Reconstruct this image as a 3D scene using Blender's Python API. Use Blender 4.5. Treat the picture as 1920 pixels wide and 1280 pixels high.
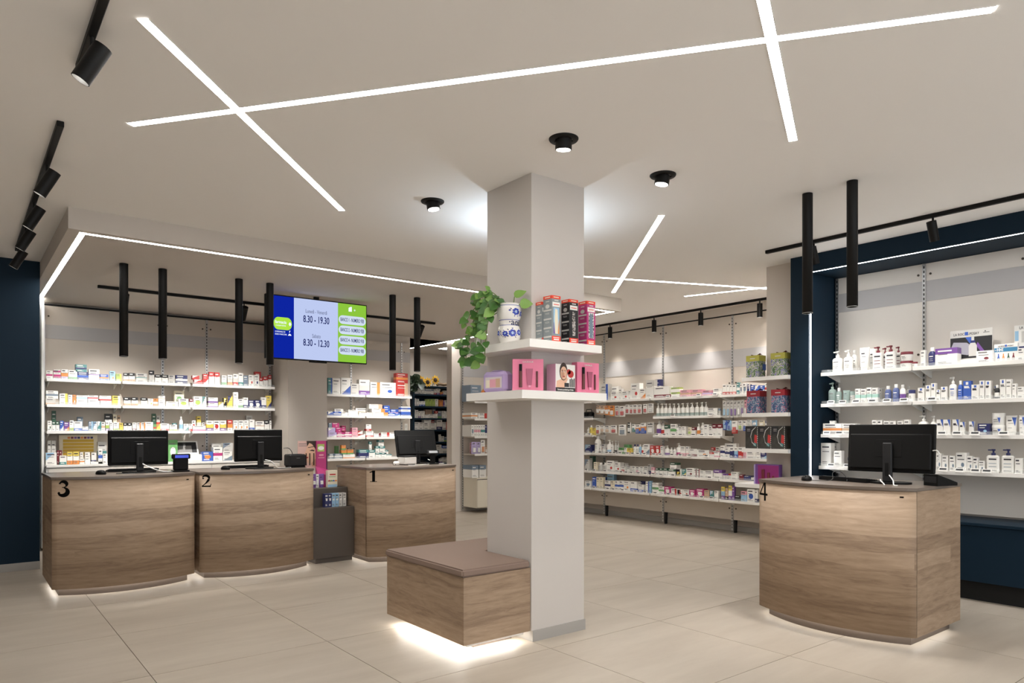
import bpy, bmesh, math, random
from mathutils import Vector, Matrix
for o in list(bpy.data.objects): bpy.data.objects.remove(o)
random.seed(7)
S=bpy.context.scene; COL=S.collection; PI=math.pi
# ------------------------------------------------------------------ camera, world, exposure
cd=bpy.data.cameras.new('camera'); cam=bpy.data.objects.new('camera',cd); COL.objects.link(cam)
cd.sensor_width=36; cd.lens=24.8805; cd.shift_y=0.08698; cd.clip_start=.05
cam.location=(0,0,1.35); cam.rotation_euler=(PI/2,0,-math.atan2(.618695,.785631))
S.camera=cam; S.cycles.max_bounces=8; S.cycles.adaptive_threshold=.02
w=bpy.data.worlds.new('world'); S.world=w; w.use_nodes=True
w.node_tree.nodes['Background'].inputs[0].default_value=(.88,.94,1,1)
w.node_tree.nodes['Background'].inputs[1].default_value=1.0
S.view_settings.view_transform='Standard'; S.view_settings.look='None'
S.view_settings.gamma=1; S.view_settings.use_curve_mapping=False
S.view_settings.exposure=1.07
WARM=(1,.93,.84); NEUT=(1,.965,.92); COOL=(.82,.91,1)
K_LED=19.5      # ceiling light lines
K_SPOT=0.66     # track spots / pendants multiplier
# ------------------------------------------------------------------ materials
def lin(c):
    return tuple(((v/255)/12.92 if v/255<=.04045 else ((v/255+.055)/1.055)**2.4) for v in c)
MATS={}
def mat(name,rgb,rough=.5,metal=0,emit=0,ecol=None,spec=.5,bump=0,bscale=60,var=0,vscale=8,trans=0,alpha=1,coat=0):
    if name in MATS: return MATS[name]
    m=bpy.data.materials.new(name); m.use_nodes=True; nt=m.node_tree; b=nt.nodes['Principled BSDF']
    c=lin(rgb); b.inputs['Base Color'].default_value=(*c,1); b.inputs['Roughness'].default_value=rough
    b.inputs['Metallic'].default_value=metal; b.inputs['Specular IOR Level'].default_value=spec
    if coat: b.inputs['Coat Weight'].default_value=coat
    if trans: b.inputs['Transmission Weight'].default_value=trans
    if alpha<1: b.inputs['Alpha'].default_value=alpha
    if emit:
        b.inputs['Emission Color'].default_value=(*(ecol or c),1); b.inputs['Emission Strength'].default_value=emit
    if var or bump:
        tc=nt.nodes.new('ShaderNodeTexCoord'); n=nt.nodes.new('ShaderNodeTexNoise'); n.inputs['Scale'].default_value=vscale if var else bscale
        n.inputs['Detail'].default_value=5; nt.links.new(tc.outputs['Object'],n.inputs['Vector'])
        if var:
            mx=nt.nodes.new('ShaderNodeMix'); mx.data_type='RGBA'
            mx.inputs['A'].default_value=(*[v*(1-var) for v in c],1); mx.inputs['B'].default_value=(*[min(1,v*(1+var)) for v in c],1)
            nt.links.new(n.outputs['Fac'],mx.inputs['Factor']); nt.links.new(mx.outputs['Result'],b.inputs['Base Color'])
        if bump:
            n2=nt.nodes.new('ShaderNodeTexNoise'); n2.inputs['Scale'].default_value=bscale; nt.links.new(tc.outputs['Object'],n2.inputs['Vector'])
            bp=nt.nodes.new('ShaderNodeBump'); bp.inputs['Strength'].default_value=bump; bp.inputs['Distance'].default_value=.002
            nt.links.new(n2.outputs['Fac'],bp.inputs['Height']); nt.links.new(bp.outputs['Normal'],b.inputs['Normal'])
    MATS[name]=m; return m
def emitter(name,rgb,strength):
    if name in MATS: return MATS[name]
    m=bpy.data.materials.new(name); m.use_nodes=True; nt=m.node_tree; nt.nodes.clear()
    e=nt.nodes.new('ShaderNodeEmission'); o=nt.nodes.new('ShaderNodeOutputMaterial')
    e.inputs[0].default_value=(*rgb,1); e.inputs[1].default_value=strength; nt.links.new(e.outputs[0],o.inputs[0]); MATS[name]=m; return m
def wood_mat(name,axis,tint=1.0):
    # horizontal oak-look laminate: grain runs along `axis`, staves stacked in z
    if name in MATS: return MATS[name]
    m=bpy.data.materials.new(name); m.use_nodes=True; nt=m.node_tree; N=nt.nodes.new; L=nt.links.new; b=nt.nodes['Principled BSDF']
    tc=N('ShaderNodeTexCoord'); mp=N('ShaderNodeMapping'); L(tc.outputs['Object'],mp.inputs['Vector'])
    mp.inputs['Scale'].default_value={'x':(1.2,.3,8.5),'y':(.3,1.2,8.5)}[axis]
    # stave bands
    sep=N('ShaderNodeSeparateXYZ'); L(tc.outputs['Object'],sep.inputs[0])
    wv=N('ShaderNodeTexNoise'); wv.inputs['Scale'].default_value=1.3; wv.inputs['Detail'].default_value=1; L(tc.outputs['Object'],wv.inputs['Vector'])
    zz=N('ShaderNodeMath'); zz.operation='MULTIPLY_ADD'; L(wv.outputs['Fac'],zz.inputs[0]); zz.inputs[1].default_value=.10; L(sep.outputs['Z'],zz.inputs[2])
    sc=N('ShaderNodeMath'); sc.operation='MULTIPLY'; L(zz.outputs[0],sc.inputs[0]); sc.inputs[1].default_value=9.5
    fl=N('ShaderNodeMath'); fl.operation='FLOOR'; L(sc.outputs[0],fl.inputs[0])
    xs=N('ShaderNodeMath'); xs.operation='MULTIPLY'; L(sep.outputs['X' if axis=='x' else 'Y'],xs.inputs[0]); xs.inputs[1].default_value=.28
    xo=N('ShaderNodeMath'); xo.operation='MULTIPLY_ADD'; L(fl.outputs[0],xo.inputs[0]); xo.inputs[1].default_value=.37; L(xs.outputs[0],xo.inputs[2])
    xf=N('ShaderNodeMath'); xf.operation='FLOOR'; L(xo.outputs[0],xf.inputs[0])
    cb=N('ShaderNodeCombineXYZ'); L(fl.outputs[0],cb.inputs[0]); L(xf.outputs[0],cb.inputs[1])
    wn=N('ShaderNodeTexWhiteNoise'); L(cb.outputs[0],wn.inputs['Vector'])
    of=N('ShaderNodeVectorMath'); of.operation='MULTIPLY_ADD'; L(wn.outputs['Color'],of.inputs[0]); of.inputs[1].default_value=(7,7,7); L(mp.outputs[0],of.inputs[2])
    n1=N('ShaderNodeTexNoise'); n1.inputs['Scale'].default_value=2.6; n1.inputs['Detail'].default_value=6; n1.inputs['Distortion'].default_value=2.2; L(of.outputs[0],n1.inputs['Vector'])
    n2=N('ShaderNodeTexNoise'); n2.inputs['Scale'].default_value=14; n2.inputs['Detail'].default_value=8; n2.inputs['Roughness'].default_value=.7; L(of.outputs[0],n2.inputs['Vector'])
    wa=N('ShaderNodeTexWave'); wa.wave_type='BANDS'; wa.bands_direction='Z'; wa.inputs['Scale'].default_value=.7; wa.inputs['Distortion'].default_value=9; wa.inputs['Detail'].default_value=3; wa.inputs['Detail Scale'].default_value=1.6; L(of.outputs[0],wa.inputs['Vector'])
    r=N('ShaderNodeValToRGB'); cr=r.color_ramp
    cr.elements[0].position=.25; cr.elements[0].color=(*[v*tint for v in lin((123,101,83))],1); cr.elements[1].position=.85; cr.elements[1].color=(*[v*tint for v in lin((188,164,140))],1)
    e=cr.elements.new(.5); e.color=(*[v*tint for v in lin((160,137,114))],1)
    a1=N('ShaderNodeMath'); a1.operation='MULTIPLY'; L(n1.outputs['Fac'],a1.inputs[0]); a1.inputs[1].default_value=.46
    a2=N('ShaderNodeMath'); a2.operation='MULTIPLY_ADD'; L(n2.outputs['Fac'],a2.inputs[0]); a2.inputs[1].default_value=.30; L(a1.outputs[0],a2.inputs[2])
    a3=N('ShaderNodeMath'); a3.operation='MULTIPLY_ADD'; L(wa.outputs['Fac'],a3.inputs[0]); a3.inputs[1].default_value=.07; L(a2.outputs[0],a3.inputs[2])
    a4=N('ShaderNodeMath'); a4.operation='MULTIPLY_ADD'; L(wn.outputs['Value'],a4.inputs[0]); a4.inputs[1].default_value=.24; L(a3.outputs[0],a4.inputs[2])
    L(a4.outputs[0],r.inputs['Fac']); L(r.outputs['Color'],b.inputs['Base Color'])
    b.inputs['Roughness'].default_value=.55; b.inputs['Specular IOR Level'].default_value=.3
    bp=N('ShaderNodeBump'); bp.inputs['Strength'].default_value=.15; bp.inputs['Distance'].default_value=.001; L(n2.outputs['Fac'],bp.inputs['Height']); L(bp.outputs['Normal'],b.inputs['Normal'])
    MATS[name]=m; return m
def tile_mat():
    m=bpy.data.materials.new('porcelain_tile'); m.use_nodes=True; nt=m.node_tree; N=nt.nodes.new; L=nt.links.new; b=nt.nodes['Principled BSDF']
    ge=N('ShaderNodeNewGeometry'); oi=N('ShaderNodeObjectInfo'); mp=N('ShaderNodeMapping'); mp.inputs['Scale'].default_value=(.35,1.6,1)
    ad=N('ShaderNodeVectorMath'); ad.operation='MULTIPLY_ADD'; cb=N('ShaderNodeCombineXYZ')
    for i in range(3): L(oi.outputs['Random'],cb.inputs[i])
    L(cb.outputs[0],ad.inputs[0]); ad.inputs[1].default_value=(31,17,5); L(ge.outputs['Position'],ad.inputs[2]); L(ad.outputs[0],mp.inputs['Vector'])
    n=N('ShaderNodeTexNoise'); n.inputs['Scale'].default_value=3.5; n.inputs['Detail'].default_value=7; n.inputs['Roughness'].default_value=.6; L(mp.outputs[0],n.inputs['Vector'])
    r=N('ShaderNodeValToRGB'); r.color_ramp.elements[0].position=.3; r.color_ramp.elements[0].color=(*lin((176,165,151)),1); r.color_ramp.elements[1].position=.75; r.color_ramp.elements[1].color=(*lin((192,182,168)),1)
    L(n.outputs['Fac'],r.inputs['Fac']); L(r.outputs['Color'],b.inputs['Base Color'])
    b.inputs['Roughness'].default_value=.42; b.inputs['Specular IOR Level'].default_value=.35
    MATS['tile']=m; return m
def print_mat(name,c1,c2,scale,lo=.45,hi=.55,c3=None):   # flat two/three tone print (floral wrapping paper, patterns)
    m=bpy.data.materials.new(name); m.use_nodes=True; nt=m.node_tree; N=nt.nodes.new; L=nt.links.new; b=nt.nodes['Principled BSDF']
    tc=N('ShaderNodeTexCoord'); n=N('ShaderNodeTexNoise'); n.inputs['Scale'].default_value=scale; n.inputs['Detail'].default_value=2; n.inputs['Distortion'].default_value=2.5; L(tc.outputs['Object'],n.inputs['Vector'])
    r=N('ShaderNodeValToRGB'); r.color_ramp.elements[0].position=lo; r.color_ramp.elements[0].color=(*lin(c1),1); r.color_ramp.elements[1].position=hi; r.color_ramp.elements[1].color=(*lin(c2),1)
    if c3: e=r.color_ramp.elements.new(min(.98,hi+.07)); e.color=(*lin(c3),1)
    L(n.outputs['Fac'],r.inputs['Fac']); L(r.outputs['Color'],b.inputs['Base Color']); b.inputs['Roughness'].default_value=.45; MATS[name]=m; return m
PAL=dict(w=(236,233,226),c=(232,220,190),r=(204,38,34),d=(122,22,36),o=(234,132,46),y=(236,206,72),g=(92,166,84),l=(168,198,78),h=(40,86,62),t=(62,136,136),b=(40,84,190),n=(30,36,100),k=(140,190,226),p=(228,152,168),m=(192,32,112),v=(112,62,152),e=(202,199,192),x=(26,26,29),f=(204,164,128),s=(106,126,146),a=(176,158,210))
CNAME=dict(w='white',c='cream',r='red',d='burgundy',o='orange',y='yellow',g='green',l='lime',h='dark green',t='teal',b='blue',n='navy',k='light blue',p='pink',m='magenta',v='purple',e='pale grey',x='black',f='tan',s='slate blue',a='lavender')
PAL.update(z=(132,154,146),q=(158,206,190),i=(72,90,152)); CNAME.update(z='grey green',q='mint',i='dusk blue')
def _soft(c): g=sum(c)/3; return tuple(v+(g-v)*.16+(235-v)*.05 for v in c)
def pm(k): return mat('print_'+CNAME[k].replace(' ','_'),_soft(PAL[k]),.45)
M=dict(
 wall=mat('wall_paint_greige',(208,199,189),.85,bump=.05,bscale=220), ceil=mat('ceiling_paint',(246,243,239),.9),
 soff=mat('soffit_paint',(208,200,191),.9), white=mat('white_lacquer',(236,233,228),.45), blue=mat('navy_blue_panel',(15,36,51),.6,var=.06,vscale=3,spec=.18),
 col=mat('column_paint',(203,197,191),.8), skirt=mat('skirting_grey',(168,164,158),.6), black=mat('black_metal',(14,13,12),.5,spec=.25),
 blackp=mat('black_plastic',(9,9,9),.55,spec=.2), dark=mat('dark_grey_plastic',(30,30,31),.5,spec=.3), panel=mat('shelf_panel_greige',(200,190,178),.6),
 panelw=mat('shelf_panel_white',(222,215,206),.6), hdr=mat('header_strip_grey',(178,175,174),.5), alu=mat('aluminium',(190,190,190),.35,metal=.9),
 slot=mat('slot_shadow_black',(18,17,16),.8), bolt=mat('bolt_bronze',(70,62,54),.4,metal=.6), shelf=mat('shelf_white',(238,236,231),.4),
 taupe=mat('taupe_laminate',(96,84,75),.5,var=.04,vscale=6), top=mat('counter_slab_taupe',(112,100,90),.38,var=.06,vscale=30,coat=.2), cush=mat('cushion_brown_fabric',(136,116,104),.9,bump=.35,bscale=700),
 stand=mat('display_stand_brown_grey',(82,73,66),.55), ink=mat('ink_black',(8,7,6),.7,spec=.08), grout=mat('grout',(120,110,98),.9), cream=mat('cabinet_cream',(222,214,196),.5),
 screen=mat('tag_screen_grey',(70,72,74),.3), cable=mat('cable_white',(225,225,222),.5), cableb=mat('cable_black',(18,18,18),.5), clear=mat('clear_acrylic',(240,245,245),.1,alpha=.14),
 leaf=mat('leaf_green',(62,104,44),.4,var=.25,vscale=14), leafv=mat('leaf_variegated',(120,158,74),.42,var=.3,vscale=25), leafd=mat('leaf_dark_green',(30,48,24),.45,var=.2,vscale=10), stem=mat('stem_green',(104,124,66),.5),
 skin=mat('print_skin',(222,178,150),.45), skin2=mat('print_skin_shade',(196,146,118),.45), hair=mat('print_hair_brown',(58,40,32),.5), lips=mat('print_lips',(176,44,54),.4),
 sun=mat('sunflower_yellow',(232,182,32),.55,var=.12,vscale=40), sunc=mat('sunflower_heart_brown',(58,38,20),.8,bump=.6,bscale=300), bark=mat('driftwood_brown',(112,92,72),.85,bump=.6,bscale=40),
 txtg=mat('print_text_grey',(120,118,116),.5), txtd=mat('print_text_dark',(52,50,58),.5))
WX=wood_mat('oak_laminate_x','x'); WY=wood_mat('oak_laminate_y','y'); TILE=tile_mat()
# ------------------------------------------------------------------ mesh helpers
class MB:
    def __init__(s): s.v=[]; s.f=[]; s.m=[]; s.mats=[]; s.sm=[]
    def mi(s,m):
        if m not in s.mats: s.mats.append(m)
        return s.mats.index(m)
    def add(s,vs,fs,m,smooth=False,T=None):
        o=len(s.v); s.v+=[tuple(T@Vector(v)) if T else tuple(v) for v in vs]; k=s.mi(m)
        for f in fs: s.f.append([i+o for i in f]); s.m.append(k); s.sm.append(smooth)
        return s
    def box(s,x0,x1,y0,y1,z0,z1,m,bev=0,T=None):
        if bev:
            b=min(bev,(x1-x0)*.45,(y1-y0)*.45,(z1-z0)*.45)
            # chamfered box: 24 verts
            vs=[];idx={}
            for cx,sx in ((x0,1),(x1,-1)):
                for cy,sy in ((y0,1),(y1,-1)):
                    for cz,sz in ((z0,1),(z1,-1)):
                        k=(sx,sy,sz)
                        idx[k]=(len(vs),len(vs)+1,len(vs)+2)
                        vs+=[(cx,cy+sy*b,cz+sz*b),(cx+sx*b,cy,cz+sz*b),(cx+sx*b,cy+sy*b,cz)]
            fs=[]
            for a in (1,-1):
                fs.append([idx[(a,1,1)][0],idx[(a,-1,1)][0],idx[(a,-1,-1)][0],idx[(a,1,-1)][0]])
                fs.append([idx[(1,a,1)][1],idx[(-1,a,1)][1],idx[(-1,a,-1)][1],idx[(1,a,-1)][1]])
                fs.append([idx[(1,1,a)][2],idx[(-1,1,a)][2],idx[(-1,-1,a)][2],idx[(1,-1,a)][2]])
                for c in (1,-1):
                    fs.append([idx[(a,c,1)][0],idx[(a,c,-1)][0],idx[(a,c,-1)][1],idx[(a,c,1)][1]])
                    fs.append([idx[(a,1,c)][0],idx[(a,-1,c)][0],idx[(a,-1,c)][2],idx[(a,1,c)][2]])
                    fs.append([idx[(1,a,c)][1],idx[(-1,a,c)][1],idx[(-1,a,c)][2],idx[(1,a,c)][2]])
            for k in idx: fs.append(list(idx[k]))
            return s.add(vs,fs,m,False,T)
        vs=[(x0,y0,z0),(x1,y0,z0),(x1,y1,z0),(x0,y1,z0),(x0,y0,z1),(x1,y0,z1),(x1,y1,z1),(x0,y1,z1)]
        return s.add(vs,[[0,3,2,1],[4,5,6,7],[0,1,5,4],[1,2,6,5],[2,3,7,6],[3,0,4,7]],m,False,T)
    def prism(s,pts,z0,z1,m,T=None):     # polygon in xy (ccw) extruded in z
        n=len(pts); vs=[(x,y,z0) for x,y in pts]+[(x,y,z1) for x,y in pts]
        fs=[list(range(n))[::-1],list(range(n,2*n))]+[[i,(i+1)%n,(i+1)%n+n,i+n] for i in range(n)]
        return s.add(vs,fs,m,False,T)
    def plate(s,pts,y0,y1,m,T=None):     # polygon in xz extruded in y (front at y0)
        n=len(pts); vs=[(x,y0,z) for x,z in pts]+[(x,y1,z) for x,z in pts]
        fs=[list(range(n)),list(range(n,2*n))[::-1]]+[[i,i+n,(i+1)%n+n,(i+1)%n] for i in range(n)]
        return s.add(vs,fs,m,False,T)
    def lathe(s,prof,m,n=20,T=None,ell=1.0,smooth=True,cap=True):   # prof: (r,z) bottom to top
        vs=[];fs=[]
        for r,z in prof:
            for i in range(n):
                a=2*PI*i/n; vs.append((r*math.cos(a),r*ell*math.sin(a),z))
        for j in range(len(prof)-1):
            for i in range(n):
                k=(i+1)%n; fs.append([j*n+i,j*n+k,(j+1)*n+k,(j+1)*n+i])
        s.add(vs,fs,m,smooth,T)
        if cap:
            o=[vs[i] for i in range(n)]; t=[vs[(len(prof)-1)*n+i] for i in range(n)]
            s.add(o,[list(range(n))[::-1]],m,False,T); s.add(t,[list(range(n))],m,False,T)
        return s
    def cyl(s,p0,p1,r,m,n=16,r2=None,cap=True,smooth=True):
        p0=Vector(p0);p1=Vector(p1);d=p1-p0;L=d.length
        q=d.to_track_quat('Z','Y').to_matrix().to_4x4(); T=Matrix.Translation(p0)@q
        return s.lathe([(r,0),(r if r2 is None else r2,L)],m,n,T,1,smooth,cap)
    def tube(s,pts,r,m,n=6):
        pts=[Vector(p) for p in pts]; vs=[];fs=[]
        for i,p in enumerate(pts):
            d=(pts[min(i+1,len(pts)-1)]-pts[max(i-1,0)]).normalized(); q=d.to_track_quat('Z','Y')
            for k in range(n):
                a=2*PI*k/n; vs.append(tuple(p+q@Vector((r*math.cos(a),r*math.sin(a),0))))
        for i in range(len(pts)-1):
            for k in range(n): fs.append([i*n+k,i*n+(k+1)%n,(i+1)*n+(k+1)%n,(i+1)*n+k])
        fs+=[list(range(n))[::-1],list(range((len(pts)-1)*n,len(pts)*n))]
        return s.add(vs,fs,m,True)
    def mesh(s,name):
        me=bpy.data.meshes.new(name); me.from_pydata(s.v,[],s.f)
        for m in s.mats: me.materials.append(m)
        me.polygons.foreach_set('material_index',s.m); me.polygons.foreach_set('use_smooth',s.sm); me.update(); return me
def obj(name,mb,parent=None,loc=(0,0,0),rz=0,rot=None):
    me=mb if isinstance(mb,bpy.types.Mesh) else mb.mesh(name)
    o=bpy.data.objects.new(name,me); COL.objects.link(o); o.location=loc; o.rotation_euler=rot or (0,0,rz)
    if parent: o.parent=parent
    return o
def tag(o,label=None,cat=None,group=None,kind=None):
    if label: o['label']=label
    if cat: o['category']=cat
    if group: o['group']=group
    if kind: o['kind']=kind
    return o
def thing(name,label,cat,loc=(0,0,0),rz=0,group=None):
    o=bpy.data.objects.new(name,None); COL.objects.link(o); o.location=loc; o.rotation_euler=(0,0,rz); o.empty_display_size=.05
    return tag(o,label,cat,group)
def struct(name,mb,label=None): return tag(obj(name,mb),label,None,None,'structure')
def light(name,typ,loc,energy,color,parent=None,aim=None,size=.05,blend=.6,angle=60,**kw):
    l=bpy.data.lights.new(name,typ); l.energy=energy; l.color=color
    if typ=='SPOT': l.spot_size=math.radians(angle); l.spot_blend=blend; l.shadow_soft_size=size
    elif typ=='POINT': l.shadow_soft_size=size
    o=bpy.data.objects.new(name,l); COL.objects.link(o); o.location=loc
    if aim is not None:
        o.rotation_euler=(Vector(aim)-Vector(loc)).to_track_quat('-Z','Y').to_euler()
    if parent: o.parent=parent
    return o
_tc={}
def text_mesh(body,size,m,ext=.0008,align='CENTER',bold=0.0,sx=1.0):
    cu=bpy.data.curves.new('t','FONT'); cu.body=body; cu.size=size; cu.align_x=align; cu.align_y='CENTER'; cu.extrude=ext; cu.offset=bold; cu.resolution_u=3
    to=bpy.data.objects.new('t',cu); COL.objects.link(to); bpy.context.view_layer.update()
    me=bpy.data.meshes.new_from_object(to.evaluated_get(bpy.context.evaluated_depsgraph_get())); bpy.data.objects.remove(to)
    for v in me.vertices: v.co=(v.co.x*sx,-v.co.z,v.co.y)     # stand it up in xz, facing -y
    me.materials.clear(); me.materials.append(m); return me
def text(name,body,size,m,parent,loc,**kw): 
    rot=kw.pop('rot',None); return obj(name,text_mesh(body,size,m,**kw),parent,loc,rot=rot)
def ell(cx,cz,a,b,n=20,a0=0,a1=2*PI): return [(cx+a*math.cos(a0+(a1-a0)*i/n),cz+b*math.sin(a0+(a1-a0)*i/n)) for i in range(n if abs(a1-a0-2*PI)<1e-6 else n+1)]
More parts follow.
